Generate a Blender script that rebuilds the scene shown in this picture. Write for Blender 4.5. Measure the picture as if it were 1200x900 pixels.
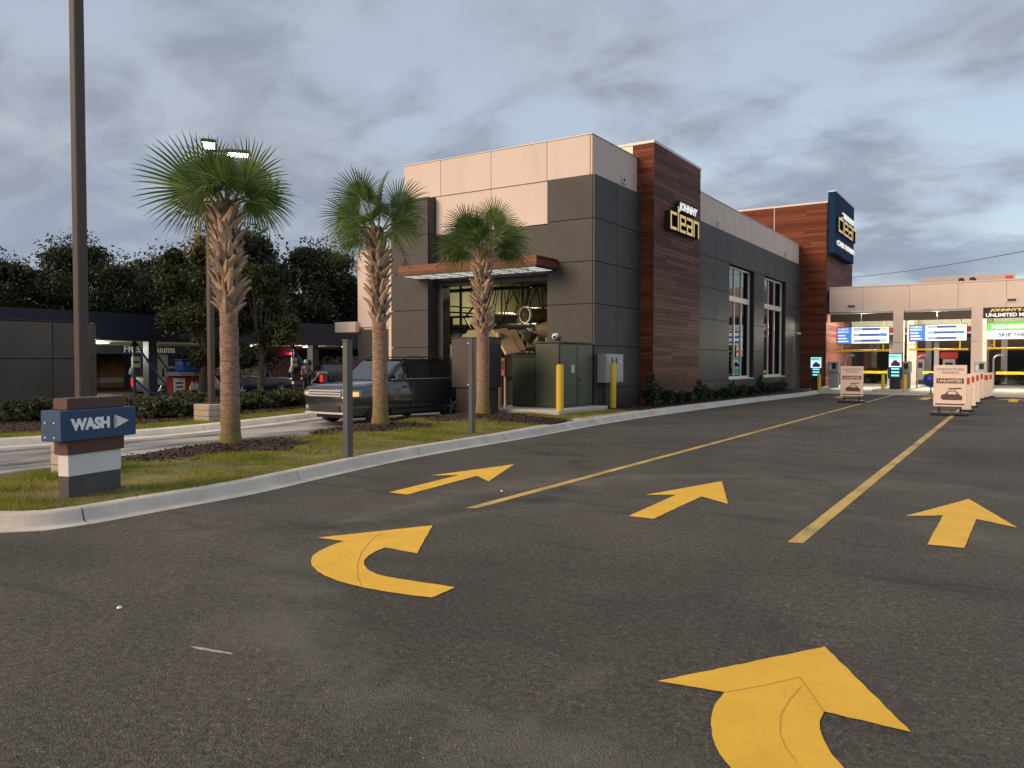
import bpy, bmesh, math, random
import numpy as np
from mathutils import Vector, Matrix
R = math.radians
for o in list(bpy.data.objects): bpy.data.objects.remove(o)
scn = bpy.context.scene
col = scn.collection

# ------------------------------------------------------------------ camera
CAM_H = 1.65
YAW = math.atan2(593, 924); PITCH = math.atan2(-26, 924)
cd = bpy.data.cameras.new('camera'); cam = bpy.data.objects.new('camera', cd); col.objects.link(cam)
cam.location = (0, 0, CAM_H); cam.rotation_euler = (math.pi/2 + PITCH, 0, YAW)
cd.sensor_width = 36; cd.lens = 36*924/1200; cd.clip_start = .05; cd.clip_end = 3000
scn.camera = cam
scn.render.resolution_x, scn.render.resolution_y = 1024, 768

# ------------------------------------------------------------------ sky, sun, exposure
SUN_AZ = R(207)      # compass-like: 0 = +Y, clockwise; the after-glow stands behind the camera, to its left
SUN_EL = R(14)
world = bpy.data.worlds.new('World'); scn.world = world; world.use_nodes = True
def build_sky():
    nt = world.node_tree; N = nt.nodes; L = nt.links; N.clear()
    out = N.new('ShaderNodeOutputWorld'); bg = N.new('ShaderNodeBackground'); bg.inputs[1].default_value = .1
    sky = N.new('ShaderNodeTexSky'); sky.sky_type = 'NISHITA'; sky.sun_disc = False
    sky.sun_elevation = SUN_EL; sky.sun_rotation = SUN_AZ
    sky.air_density = 1.0; sky.dust_density = 1.2; sky.ozone_density = 2.0
    tc = N.new('ShaderNodeTexCoord'); sep = N.new('ShaderNodeSeparateXYZ'); L.new(tc.outputs['Generated'], sep.inputs[0])
    def M(op, a, b=None):
        n = N.new('ShaderNodeMath'); n.operation = op
        for i, x in enumerate((a, b)):
            if x is None: continue
            if isinstance(x, (int, float)): n.inputs[i].default_value = x
            else: L.new(x, n.inputs[i])
        return n.outputs[0]
    zz = M('ADD', M('MAXIMUM', sep.outputs[2], 0.0), .30)
    px = M('DIVIDE', sep.outputs[0], zz); py = M('DIVIDE', sep.outputs[1], zz)
    cmb = N.new('ShaderNodeCombineXYZ'); L.new(px, cmb.inputs[0]); L.new(py, cmb.inputs[1])
    def noise(scale, detail, rough, off=(0, 0, 0), sc=(1, 1, 1), dist=0.0):
        mp = N.new('ShaderNodeMapping'); mp.inputs[1].default_value = off; mp.inputs[3].default_value = sc
        mp.inputs[2].default_value = (0, 0, R(28))
        L.new(cmb.outputs[0], mp.inputs[0])
        t = N.new('ShaderNodeTexNoise'); t.inputs['Scale'].default_value = scale; t.inputs['Detail'].default_value = detail
        t.inputs['Roughness'].default_value = rough; t.inputs['Distortion'].default_value = dist
        L.new(mp.outputs[0], t.inputs['Vector']); return t.outputs[0]
    def ramp(fac, stops):
        r = N.new('ShaderNodeValToRGB'); e = r.color_ramp.elements
        while len(e) < len(stops): e.new(.5)
        for k, (p, c) in enumerate(stops): e[k].position = p; e[k].color = c if len(c) == 4 else (*c, 1)
        L.new(fac, r.inputs[0]); return r.outputs[0]
    def mix(fac, a, b, typ='MIX'):
        m = N.new('ShaderNodeMix'); m.data_type = 'RGBA'; m.blend_type = typ
        if isinstance(fac, (int, float)): m.inputs[0].default_value = fac
        else: L.new(fac, m.inputs[0])
        for i, x in ((6, a), (7, b)):
            if isinstance(x, tuple): m.inputs[i].default_value = (*x, 1)
            else: L.new(x, m.inputs[i])
        return m.outputs[2]
    big = M('ADD', noise(.7, 3, .5, (3.1, 1.7, 0)), M('MULTIPLY', M('ADD', px, .75), -.26))
    cover = noise(2.0, 8, .55, (1.3, 4.2, 0), (1, 1.25, 1), .35)
    fine = noise(4.2, 9, .55, (7.7, 2.3, 0), (1, 1.3, 1), .4)
    f = M('ADD', M('ADD', M('MULTIPLY', cover, .62), M('MULTIPLY', big, .42)), M('MULTIPLY', fine, .26))
    cm = ramp(f, [(.555, (0, 0, 0)), (.69, (1, 1, 1))])
    shade = ramp(fine, [(.34, (3.1, 3.4, 4.0)), (.62, (1.95, 2.2, 2.75))])
    warm = ramp(noise(1.1, 4, .5, (9.2, .4, 0)), [(.45, (0, 0, 0)), (.7, (1, 1, 1))])
    shade = mix(M('MULTIPLY', warm, .12), shade, (2.9, 2.35, 2.6))
    clear = mix(.5, sky.outputs[0], (4.7, 4.95, 5.4))
    c = mix(M('MULTIPLY', cm, .9), clear, shade)
    # a band of small distant blue-grey cumulus low over the horizon
    low = M('ADD', M('MULTIPLY', noise(2.6, 7, .55, (5.2, 8.1, 0), (1, 1.15, 1), .3), 1.0), M('MULTIPLY', M('ABSOLUTE', M('SUBTRACT', sep.outputs[2], .12)), -1.1))
    c = mix(M('MULTIPLY', ramp(low, [(.44, (0, 0, 0)), (.56, (1, 1, 1))]), .62), c, (1.9, 2.3, 3.05))
    L.new(c, bg.inputs[0]); L.new(bg.outputs[0], out.inputs[0])
build_sky()
sd = bpy.data.lights.new('sun', 'SUN'); sun = bpy.data.objects.new('sun', sd); col.objects.link(sun)
sd.energy = 2.05; sd.angle = R(34); sd.color = (1.0, .73, .50)
_d = Vector((math.sin(SUN_AZ)*math.cos(SUN_EL+R(9)), math.cos(SUN_AZ)*math.cos(SUN_EL+R(9)), math.sin(SUN_EL+R(9))))
sun.rotation_euler = _d.to_track_quat('Z', 'Y').to_euler(); sun.location = (-30, -30, 30)
scn.view_settings.view_transform = 'Standard'; scn.view_settings.look = 'None'
scn.view_settings.gamma = 1; scn.view_settings.use_curve_mapping = False
scn.view_settings.exposure = 0.62

# ------------------------------------------------------------------ measuring helpers: a sight line through the photo meets a known plane
_fw = np.array([-math.sin(YAW)*math.cos(PITCH), math.cos(YAW)*math.cos(PITCH), math.sin(PITCH)])
_rt = np.array([math.cos(YAW), math.sin(YAW), 0]); _up = np.cross(_rt, _fw); _C = np.array([0, 0, CAM_H])
def ray(x, y): return _fw*924 + _rt*(x-600) - _up*(y-450)
def atX(x, y, X): d = ray(x, y); return Vector(_C + d*(X/d[0]))
def atY(x, y, Y): d = ray(x, y); return Vector(_C + d*(Y/d[1]))
def atZ(x, y, z=0): d = ray(x, y); return Vector(_C + d*((z-CAM_H)/d[2]))

# ------------------------------------------------------------------ objects
ORG = {}
class MB:
    def __init__(s): s.v = []; s.f = []; s.m = []
    def add(s, vs, fs, mi=0):
        b = len(s.v); s.v += [tuple(v) for v in vs]
        for f in fs: s.f.append(tuple(i+b for i in f)); s.m.append(mi)
        return s
    def box(s, x0, x1, y0, y1, z0, z1, mi=0):
        x0, x1 = sorted((x0, x1)); y0, y1 = sorted((y0, y1)); z0, z1 = sorted((z0, z1))
        return s.add([(x0,y0,z0),(x1,y0,z0),(x1,y1,z0),(x0,y1,z0),(x0,y0,z1),(x1,y0,z1),(x1,y1,z1),(x0,y1,z1)],
              [(0,3,2,1),(4,5,6,7),(0,1,5,4),(1,2,6,5),(2,3,7,6),(3,0,4,7)], mi)
    def frame(s, O, U, V, N, u0, u1, v0, v1, n0, n1, mi=0):
        O, U, V, N = map(Vector, (O, U, V, N))
        P = lambda a, b, c: O+U*a+V*b+N*c
        vs = [P(u0,v0,n0),P(u1,v0,n0),P(u1,v1,n0),P(u0,v1,n0),P(u0,v0,n1),P(u1,v0,n1),P(u1,v1,n1),P(u0,v1,n1)]
        fs = [(0,3,2,1),(4,5,6,7),(0,1,5,4),(1,2,6,5),(2,3,7,6),(3,0,4,7)]
        if U.cross(V).dot(N) < 0: fs = [f[::-1] for f in fs]
        return s.add(vs, fs, mi)
    def tube(s, pts, r, n=8, mi=0, caps=True):
        pts = [Vector(p) for p in pts]; rs = r if isinstance(r, (list, tuple)) else [r]*len(pts)
        b = len(s.v); t0 = (pts[1]-pts[0]).normalized()
        a = Vector((0,0,1)) if abs(t0.z) < .9 else Vector((1,0,0))
        u = t0.cross(a).normalized()
        for i, p in enumerate(pts):
            t = (pts[min(i+1, len(pts)-1)] - pts[max(i-1, 0)]).normalized()
            u = (u - t*u.dot(t)).normalized(); w = t.cross(u)
            for k in range(n):
                q = p + (u*math.cos(2*math.pi*k/n) + w*math.sin(2*math.pi*k/n))*rs[i]; s.v.append(tuple(q))
        for i in range(len(pts)-1):
            for k in range(n):
                k2 = (k+1) % n
                s.f.append((b+i*n+k, b+i*n+k2, b+(i+1)*n+k2, b+(i+1)*n+k)); s.m.append(mi)
        if caps:
            s.f.append(tuple(b+k for k in range(n))[::-1]); s.m.append(mi)
            e = b+(len(pts)-1)*n; s.f.append(tuple(e+k for k in range(n))); s.m.append(mi)
        return s
    def lathe(s, prof, n=16, c=(0,0,0), mi=0):
        b = len(s.v); c = Vector(c)
        for r, z in prof:
            for k in range(n): s.v.append((c.x+r*math.cos(2*math.pi*k/n), c.y+r*math.sin(2*math.pi*k/n), c.z+z))
        for i in range(len(prof)-1):
            for k in range(n):
                k2 = (k+1) % n; s.f.append((b+i*n+k, b+i*n+k2, b+(i+1)*n+k2, b+(i+1)*n+k)); s.m.append(mi)
        s.f.append(tuple(b+k for k in range(n))[::-1]); s.m.append(mi)
        e = b+(len(prof)-1)*n; s.f.append(tuple(e+k for k in range(n))); s.m.append(mi)
        return s
    def prism(s, poly, O, U, V, N, d, mi=0):
        O, U, V, N = map(Vector, (O, U, V, N)); n = len(poly)
        ar = sum(poly[i][0]*poly[(i+1)%n][1]-poly[(i+1)%n][0]*poly[i][1] for i in range(n))
        if (ar < 0) != (U.cross(V).dot(N) < 0): poly = poly[::-1]
        vs = [O+U*a+V*b for a, b in poly] + [O+U*a+V*b+N*d for a, b in poly]
        fs = [tuple(range(n))[::-1], tuple(range(n, 2*n))] + [(i, (i+1) % n, n+(i+1) % n, n+i) for i in range(n)]
        return s.add(vs, fs, mi)
    def build(s, name, mats, parent=None, smooth=False, bevel=0, seg=1, ang=35):
        me = bpy.data.meshes.new(name)
        off = ORG.get(parent.name, (0,0,0)) if parent else (0,0,0)
        vs = [(v[0]-off[0], v[1]-off[1], v[2]-off[2]) for v in s.v] if any(off) else s.v
        me.from_pydata(vs, [], s.f)
        if not isinstance(mats, (list, tuple)): mats = [mats]
        for m in mats: me.materials.append(m)
        if len(mats) > 1: me.polygons.foreach_set('material_index', s.m)
        if bevel:
            bm = bmesh.new(); bm.from_mesh(me)
            bm.normal_update()
            ed = [e for e in bm.edges if len(e.link_faces) == 2 and e.calc_face_angle(0) > R(ang)]
            bmesh.ops.bevel(bm, geom=ed, offset=bevel, segments=seg, affect='EDGES', clamp_overlap=True)
            bm.to_mesh(me); bm.free()
        if smooth:
            for p in me.polygons: p.use_smooth = True
            if smooth != 'all':
                try: me.set_sharp_from_angle(angle=R(40))
                except Exception: pass
        me.update()
        o = bpy.data.objects.new(name, me); col.objects.link(o)
        if parent: o.parent = parent; ORG[o.name] = off
        return o
def tag(o, label=None, cat=None, group=None, kind=None):
    if label: o['label'] = label
    if cat: o['category'] = cat
    if group: o['group'] = group
    if kind: o['kind'] = kind
    return o
def thing(name, label, cat, loc=(0,0,0), rz=0, group=None, world=False):
    o = bpy.data.objects.new(name, None); col.objects.link(o); o.location = loc; o.rotation_euler = (0,0,rz)
    o.empty_display_size = .2
    ORG[o.name] = tuple(loc) if world else (0,0,0)
    return tag(o, label, cat, group)
def setting(name, loc=(0,0,0)):
    o = bpy.data.objects.new(name, None); col.objects.link(o); o['kind'] = 'structure'; ORG[o.name] = (0,0,0); return o
KIDS = {}
def kids(o):
    return [c for c in col.objects if c.parent == o]
def copy_tree(o, loc, rz, label=None, scale=None):
    def rec(src, par):
        c = src.copy(); col.objects.link(c); c.parent = par
        for ch in list(src.children): rec(ch, c)
        return c
    c = rec(o, None); c.location = loc; c.rotation_euler = (0,0,rz)
    if label: c['label'] = label
    if scale: c.scale = (scale, scale, scale)
    return c
def text_fit(name, s, O, U, V, w, h, m, parent=None, depth=.02, bold=0.0, shear=0.0):
    cu = bpy.data.curves.new(name, 'FONT'); cu.body = s; cu.size = 1; cu.offset = bold; cu.shear = shear; cu.resolution_u = 3
    cu.extrude = .01
    t = bpy.data.objects.new(name, cu); col.objects.link(t)
    dg = bpy.context.evaluated_depsgraph_get()
    me = bpy.data.meshes.new_from_object(t.evaluated_get(dg)); bpy.data.objects.remove(t)
    n = len(me.vertices); a = np.zeros(n*3); me.vertices.foreach_get('co', a); a = a.reshape(-1, 3)
    lo = a.min(0); hi = a.max(0)
    O, U, V = Vector(O), Vector(U).normalized(), Vector(V).normalized(); Nn = U.cross(V)
    if parent: O = O - Vector(ORG.get(parent.name, (0,0,0)))
    p = (a[:, :1]-lo[0])/(hi[0]-lo[0])*w*np.array(U) + (a[:, 1:2]-lo[1])/(hi[1]-lo[1])*h*np.array(V) + (a[:, 2:3]-lo[2])/.02*depth*np.array(Nn) + np.array(O)
    me.vertices.foreach_set('co', p.ravel()); me.materials.clear(); me.materials.append(m); me.update()
    o = bpy.data.objects.new(name, me); col.objects.link(o)
    if parent: o.parent = parent; ORG[o.name] = ORG.get(parent.name, (0,0,0))
    return o
def raw(name, vs, fs, m, parent=None, smooth=False):
    me = bpy.data.meshes.new(name); vs = np.asarray(vs, dtype=np.float32); fs = np.asarray(fs, dtype=np.int32)
    k = fs.shape[1]; n = len(fs)
    me.vertices.add(len(vs)); me.vertices.foreach_set('co', vs.ravel())
    me.loops.add(n*k); me.loops.foreach_set('vertex_index', fs.ravel())
    me.polygons.add(n); me.polygons.foreach_set('loop_start', np.arange(0, n*k, k, dtype=np.int32))
    me.update(calc_edges=True)
    if smooth: me.polygons.foreach_set('use_smooth', [True]*n)
    me.materials.append(m)
    o = bpy.data.objects.new(name, me); col.objects.link(o)
    if parent: o.parent = parent; ORG[o.name] = ORG.get(parent.name, (0,0,0))
    return o

# ------------------------------------------------------------------ materials
def mat(name, c, rough=.6, metal=0.0, var=0.0, vscale=3.0, bump=0.0, bscale=60.0, orand=0.0, emis=None, estr=0.0,
        coat=0.0, stretch=(1,1,1), stain=0.0, stainlo=.52, stainscale=.6, staincol=(.05,.04,.03), spec=.5, detail=6, bdist=.004, sub=None):
    m = bpy.data.materials.new(name); m.use_nodes = True; nt = m.node_tree; N = nt.nodes; L = nt.links
    b = N['Principled BSDF']; b.inputs['Base Color'].default_value = (*c, 1); b.inputs['Roughness'].default_value = rough
    b.inputs['Metallic'].default_value = metal; b.inputs['Specular IOR Level'].default_value = spec
    if coat: b.inputs['Coat Weight'].default_value = coat; b.inputs['Coat Roughness'].default_value = .06
    if emis: b.inputs['Emission Color'].default_value = (*emis, 1); b.inputs['Emission Strength'].default_value = estr
    vec = None
    def V():
        nonlocal vec
        if vec is None:
            tc = N.new('ShaderNodeTexCoord'); oi = N.new('ShaderNodeObjectInfo')
            mu = N.new('ShaderNodeVectorMath'); mu.operation = 'SCALE'; mu.inputs[0].default_value = (37., 51., 23.)
            L.new(oi.outputs['Random'], mu.inputs['Scale'])
            ad = N.new('ShaderNodeVectorMath'); L.new(tc.outputs['Object'], ad.inputs[0])
            if orand: L.new(mu.outputs[0], ad.inputs[1])
            mp = N.new('ShaderNodeMapping'); mp.inputs[3].default_value = stretch; L.new(ad.outputs[0], mp.inputs[0]); vec = mp.outputs[0]
        return vec
    def noise(sc, det=detail, ro=.6):
        t = N.new('ShaderNodeTexNoise'); t.inputs['Scale'].default_value = sc; t.inputs['Detail'].default_value = det
        t.inputs['Roughness'].default_value = ro; L.new(V(), t.inputs['Vector']); return t.outputs[0]
    cur = None
    def mul(fac_socket, lo, hi, frm=(.3,.7)):
        nonlocal cur
        mr = N.new('ShaderNodeMapRange'); mr.inputs[1].default_value = frm[0]; mr.inputs[2].default_value = frm[1]
        mr.inputs[3].default_value = lo; mr.inputs[4].default_value = hi; L.new(fac_socket, mr.inputs[0])
        sc = N.new('ShaderNodeVectorMath'); sc.operation = 'SCALE'
        if cur is None: sc.inputs[0].default_value = c
        else: L.new(cur, sc.inputs[0])
        L.new(mr.outputs[0], sc.inputs['Scale']); cur = sc.outputs[0]
    if var: mul(noise(vscale), 1-var, 1+var)
    if orand:
        oi = N.new('ShaderNodeObjectInfo'); mul(oi.outputs['Random'], 1-orand, 1+orand, (0, 1))
    if stain:
        mr = N.new('ShaderNodeMapRange'); mr.inputs[1].default_value = stainlo; mr.inputs[2].default_value = stainlo+.2
        mr.inputs[3].default_value = 0; mr.inputs[4].default_value = stain; L.new(noise(stainscale, 8, .65), mr.inputs[0])
        mx = N.new('ShaderNodeMix'); mx.data_type = 'RGBA'; L.new(mr.outputs[0], mx.inputs[0])
        if cur is None: mx.inputs[6].default_value = (*c, 1)
        else: L.new(cur, mx.inputs[6])
        mx.inputs[7].default_value = (*staincol, 1); cur = mx.outputs[2]
    if cur is not None: L.new(cur, b.inputs['Base Color'])
    if bump:
        bp = N.new('ShaderNodeBump'); bp.inputs['Strength'].default_value = bump; bp.inputs['Distance'].default_value = bdist
        L.new(noise(bscale, 5), bp.inputs['Height']); L.new(bp.outputs[0], b.inputs['Normal'])
    if sub:
        b.inputs['Subsurface Weight'].default_value = 0
    return m
def leaf_mat(name, c, c2, trans=.35, rough=.5, nscale=1.2):
    m = bpy.data.materials.new(name); m.use_nodes = True; nt = m.node_tree; N = nt.nodes; L = nt.links; N.clear()
    out = N.new('ShaderNodeOutputMaterial'); pr = N.new('ShaderNodeBsdfPrincipled'); tr = N.new('ShaderNodeBsdfTranslucent'); mx = N.new('ShaderNodeMixShader')
    pr.inputs['Roughness'].default_value = rough; pr.inputs['Specular IOR Level'].default_value = .35
    geo = N.new('ShaderNodeNewGeometry'); tc = N.new('ShaderNodeTexCoord')
    no = N.new('ShaderNodeTexNoise'); no.inputs['Scale'].default_value = nscale; no.inputs['Detail'].default_value = 3; L.new(tc.outputs['Object'], no.inputs['Vector'])
    ad = N.new('ShaderNodeMath'); ad.operation = 'ADD'; L.new(no.outputs[0], ad.inputs[0])
    sc = N.new('ShaderNodeMath'); sc.operation = 'MULTIPLY_ADD'; L.new(geo.outputs['Random Per Island'], sc.inputs[0]); sc.inputs[1].default_value = .6; sc.inputs[2].default_value = -.3
    L.new(sc.outputs[0], ad.inputs[1])
    rp = N.new('ShaderNodeValToRGB'); rp.color_ramp.elements[0].position = .25; rp.color_ramp.elements[1].position = .8
    rp.color_ramp.elements[0].color = (*c, 1); rp.color_ramp.elements[1].color = (*c2, 1); L.new(ad.outputs[0], rp.inputs[0])
    L.new(rp.outputs[0], pr.inputs['Base Color']); L.new(rp.outputs[0], tr.inputs['Color'])
    mx.inputs[0].default_value = trans; L.new(pr.outputs[0], mx.inputs[1]); L.new(tr.outputs[0], mx.inputs[2]); L.new(mx.outputs[0], out.inputs[0])
    return m
def glass_mat(name, tint=(.5,.5,.5), rough=.02, f0=1.5, boost=0.0):
    m = bpy.data.materials.new(name); m.use_nodes = True; nt = m.node_tree; N = nt.nodes; L = nt.links; N.clear()
    out = N.new('ShaderNodeOutputMaterial'); t = N.new('ShaderNodeBsdfTransparent'); t.inputs[0].default_value = (*tint, 1)
    g = N.new('ShaderNodeBsdfGlossy'); g.inputs['Roughness'].default_value = rough; g.inputs[0].default_value = (.95,.95,.95,1)
    fr = N.new('ShaderNodeFresnel'); fr.inputs[0].default_value = f0
    ad = N.new('ShaderNodeMath'); ad.operation = 'ADD'; ad.use_clamp = True; L.new(fr.outputs[0], ad.inputs[0]); ad.inputs[1].default_value = boost
    mx = N.new('ShaderNodeMixShader'); L.new(ad.outputs[0], mx.inputs[0]); L.new(t.outputs[0], mx.inputs[1]); L.new(g.outputs[0], mx.inputs[2]); L.new(mx.outputs[0], out.inputs[0])
    return m
def emit_mat(name, c, s):
    m = bpy.data.materials.new(name); m.use_nodes = True; N = m.node_tree.nodes; b = N['Principled BSDF']
    b.inputs['Base Color'].default_value = (*[min(.8, x) for x in c], 1); b.inputs['Emission Color'].default_value = (*c, 1); b.inputs['Emission Strength'].default_value = s
    b.inputs['Roughness'].default_value = .4
    return m
def asphalt_mat():
    m = bpy.data.materials.new('asphalt'); m.use_nodes = True; nt = m.node_tree; N = nt.nodes; L = nt.links; b = N['Principled BSDF']
    tc = N.new('ShaderNodeTexCoord'); v = tc.outputs['Object']
    def noise(sc, det=6, ro=.6, dist=0):
        t = N.new('ShaderNodeTexNoise'); t.inputs['Scale'].default_value = sc; t.inputs['Detail'].default_value = det; t.inputs['Roughness'].default_value = ro
        t.inputs['Distortion'].default_value = dist; L.new(v, t.inputs['Vector']); return t.outputs[0]
    def ramp(f, st):
        r = N.new('ShaderNodeValToRGB'); e = r.color_ramp.elements
        while len(e) < len(st): e.new(.5)
        for k, (p, c) in enumerate(st): e[k].position = p; e[k].color = (*c, 1)
        L.new(f, r.inputs[0]); return r.outputs[0]
    def mix(f, a, bb, typ='MIX'):
        x = N.new('ShaderNodeMix'); x.data_type = 'RGBA'; x.blend_type = typ
        if isinstance(f, float): x.inputs[0].default_value = f
        else: L.new(f, x.inputs[0])
        for i, q in ((6, a), (7, bb)):
            if isinstance(q, tuple): x.inputs[i].default_value = (*q, 1)
            else: L.new(q, x.inputs[i])
        return x.outputs[2]
    base = ramp(noise(.35, 5, .55, .4), [(.3, (.078, .069, .056)), (.7, (.142, .126, .102))])
    vor = N.new('ShaderNodeTexVoronoi'); vor.inputs['Scale'].default_value = 95; L.new(v, vor.inputs['Vector'])
    agg = ramp(vor.outputs['Color'], [(.0, (.42,.42,.42)), (.5, (.92,.92,.92)), (.86, (1.22,1.2,1.16)), (.975, (2.6,2.5,2.3))])
    c = mix(1.0, base, agg, 'MULTIPLY')
    fine = ramp(noise(22, 6, .75), [(.32, (.5,.5,.5)), (.68, (1.45,1.45,1.45))])
    c = mix(1.0, c, fine, 'MULTIPLY')
    # roller scars and dust blown across the lot
    mp = N.new('ShaderNodeMapping'); mp.inputs[2].default_value = (0,0,R(-35)); mp.inputs[3].default_value = (.5, 2.2, 1); L.new(v, mp.inputs[0])
    t = N.new('ShaderNodeTexNoise'); t.inputs['Scale'].default_value = .8; t.inputs['Detail'].default_value = 7; t.inputs['Roughness'].default_value = .62; L.new(mp.outputs[0], t.inputs['Vector'])
    c = mix(ramp(t.outputs[0], [(.55, (0,0,0)), (.70, (.75,.75,.75))]), c, (.046, .041, .034))
    c = mix(ramp(noise(.9, 9, .7, .6), [(.58, (0,0,0)), (.76, (.5,.5,.5))]), c, (.22, .195, .16))
    # tyre-polished arcs, a torn patch by the kerb, swept dust: marks with a place of their own
    def ring(cx, cy, r0, w, ns, lo, hi, colr, a):
        nonlocal c
        ds = N.new('ShaderNodeVectorMath'); ds.operation = 'DISTANCE'; L.new(v, ds.inputs[0]); ds.inputs[1].default_value = (cx, cy, 0)
        wob = N.new('ShaderNodeMath'); wob.operation = 'MULTIPLY_ADD'; L.new(noise(.9, 3), wob.inputs[0]); wob.inputs[1].default_value = .9; wob.inputs[2].default_value = -.45-r0
        s1 = N.new('ShaderNodeMath'); s1.operation = 'ADD'; L.new(ds.outputs['Value'], s1.inputs[0]); L.new(wob.outputs[0], s1.inputs[1])
        ab = N.new('ShaderNodeMath'); ab.operation = 'ABSOLUTE'; L.new(s1.outputs[0], ab.inputs[0])
        mr = N.new('ShaderNodeMapRange'); mr.inputs[1].default_value = 0; mr.inputs[2].default_value = w; mr.inputs[3].default_value = 1; mr.inputs[4].default_value = 0; L.new(ab.outputs[0], mr.inputs[0])
        nz = ramp(noise(ns, 8, .7, .5), [(lo, (0,0,0)), (hi, (1,1,1))])
        mu = N.new('ShaderNodeMath'); mu.operation = 'MULTIPLY'; L.new(mr.outputs[0], mu.inputs[0]); L.new(nz, mu.inputs[1])
        m2 = N.new('ShaderNodeMath'); m2.operation = 'MULTIPLY'; L.new(mu.outputs[0], m2.inputs[0]); m2.inputs[1].default_value = a
        c = mix(m2.outputs[0], c, colr)
    ring(-1.5, 7.2, 4.5, .55, 1.1, .40, .66, (.215, .20, .17), .6)
    ring(-2.0, 6.0, 3.1, .35, 1.6, .42, .66, (.21, .195, .165), .5)
    ring(-9.0, 8.5, 4.2, .45, 1.4, .46, .62, (.030, .027, .024), .8)
    ring(-3.0, 2.0, 3.4, .5, 1.3, .46, .66, (.034, .031, .027), .6)
    ring(4.0, 16.0, 8.5, .7, .8, .44, .66, (.21, .19, .16), .45)
    ring(-14.0, 22.0, 10.5, .5, .9, .44, .66, (.036, .032, .028), .55)
    L.new(c, b.inputs['Base Color']); b.inputs['Roughness'].default_value = .82; b.inputs['Specular IOR Level'].default_value = .35
    bp = N.new('ShaderNodeBump'); bp.inputs['Strength'].default_value = 1.0; bp.inputs['Distance'].default_value = .012
    mm = N.new('ShaderNodeMath'); mm.operation = 'ADD'; L.new(vor.outputs['Distance'], mm.inputs[0]); L.new(noise(60, 5, .7), mm.inputs[1]); L.new(mm.outputs[0], bp.inputs['Height'])
    L.new(bp.outputs[0], b.inputs['Normal'])
    return m
def paint_mat(name, c, wear, lo):
    m = mat(name, c, .7, var=.12, vscale=2.5, bump=.8, bscale=80, bdist=.006, stain=.30, stainscale=2.2, staincol=(c[0]*.62, c[1]*.58, c[2]))
    nt = m.node_tree; N = nt.nodes; L = nt.links; b = N['Principled BSDF']; src = b.inputs['Base Color'].links[0].from_socket
    tc = N.new('ShaderNodeTexCoord'); geo = N.new('ShaderNodeNewGeometry')
    def nz(s, d, ro):
        t = N.new('ShaderNodeTexNoise'); t.inputs['Scale'].default_value = s; t.inputs['Detail'].default_value = d; t.inputs['Roughness'].default_value = ro; L.new(geo.outputs['Position'], t.inputs['Vector']); return t.outputs[0]
    a = N.new('ShaderNodeMath'); a.operation = 'MULTIPLY_ADD'; L.new(nz(1.4, 4, .6), a.inputs[0]); a.inputs[1].default_value = .55; L.new(nz(70, 4, .8), a.inputs[2])
    mr = N.new('ShaderNodeMapRange'); mr.inputs[1].default_value = lo; mr.inputs[2].default_value = lo+.10; mr.inputs[4].default_value = wear; L.new(a.outputs[0], mr.inputs[0])
    mx = N.new('ShaderNodeMix'); mx.data_type = 'RGBA'; L.new(mr.outputs[0], mx.inputs[0]); L.new(src, mx.inputs[6]); mx.inputs[7].default_value = (.10,.085,.06,1); L.new(mx.outputs[2], b.inputs['Base Color'])
    return m
def plank_mat(name, a, bb, axis, rough=.42):
    m = bpy.data.materials.new(name); m.use_nodes = True; nt = m.node_tree; N = nt.nodes; L = nt.links; b = N['Principled BSDF']
    tc = N.new('ShaderNodeTexCoord'); oi = N.new('ShaderNodeObjectInfo')
    mu = N.new('ShaderNodeVectorMath'); mu.operation = 'SCALE'; mu.inputs[0].default_value = (37., 51., 23.); L.new(oi.outputs['Random'], mu.inputs['Scale'])
    ad = N.new('ShaderNodeVectorMath'); L.new(tc.outputs['Object'], ad.inputs[0]); L.new(mu.outputs[0], ad.inputs[1])
    mp = N.new('ShaderNodeMapping'); mp.inputs[3].default_value = (1.2, 14, 30) if axis == 'x' else (14, 1.2, 30); L.new(ad.outputs[0], mp.inputs[0])
    t = N.new('ShaderNodeTexNoise'); t.inputs['Scale'].default_value = 1; t.inputs['Detail'].default_value = 6; t.inputs['Distortion'].default_value = .8; L.new(mp.outputs[0], t.inputs['Vector'])
    q = N.new('ShaderNodeMath'); q.operation = 'MULTIPLY_ADD'; L.new(oi.outputs['Random'], q.inputs[0]); q.inputs[1].default_value = .75; q.inputs[2].default_value = -.37
    s2 = N.new('ShaderNodeMath'); s2.operation = 'ADD'; L.new(t.outputs[0], s2.inputs[0]); L.new(q.outputs[0], s2.inputs[1])
    r = N.new('ShaderNodeValToRGB'); r.color_ramp.elements[0].position = .15; r.color_ramp.elements[1].position = .85
    r.color_ramp.elements[0].color = (*a, 1); r.color_ramp.elements[1].color = (*bb, 1); L.new(s2.outputs[0], r.inputs[0])
    L.new(r.outputs[0], b.inputs['Base Color']); b.inputs['Roughness'].default_value = .6; b.inputs['Specular IOR Level'].default_value = .12
    bp = N.new('ShaderNodeBump'); bp.inputs['Strength'].default_value = .25; bp.inputs['Distance'].default_value = .003; L.new(t.outputs[0], bp.inputs['Height']); L.new(bp.outputs[0], b.inputs['Normal'])
    return m

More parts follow.
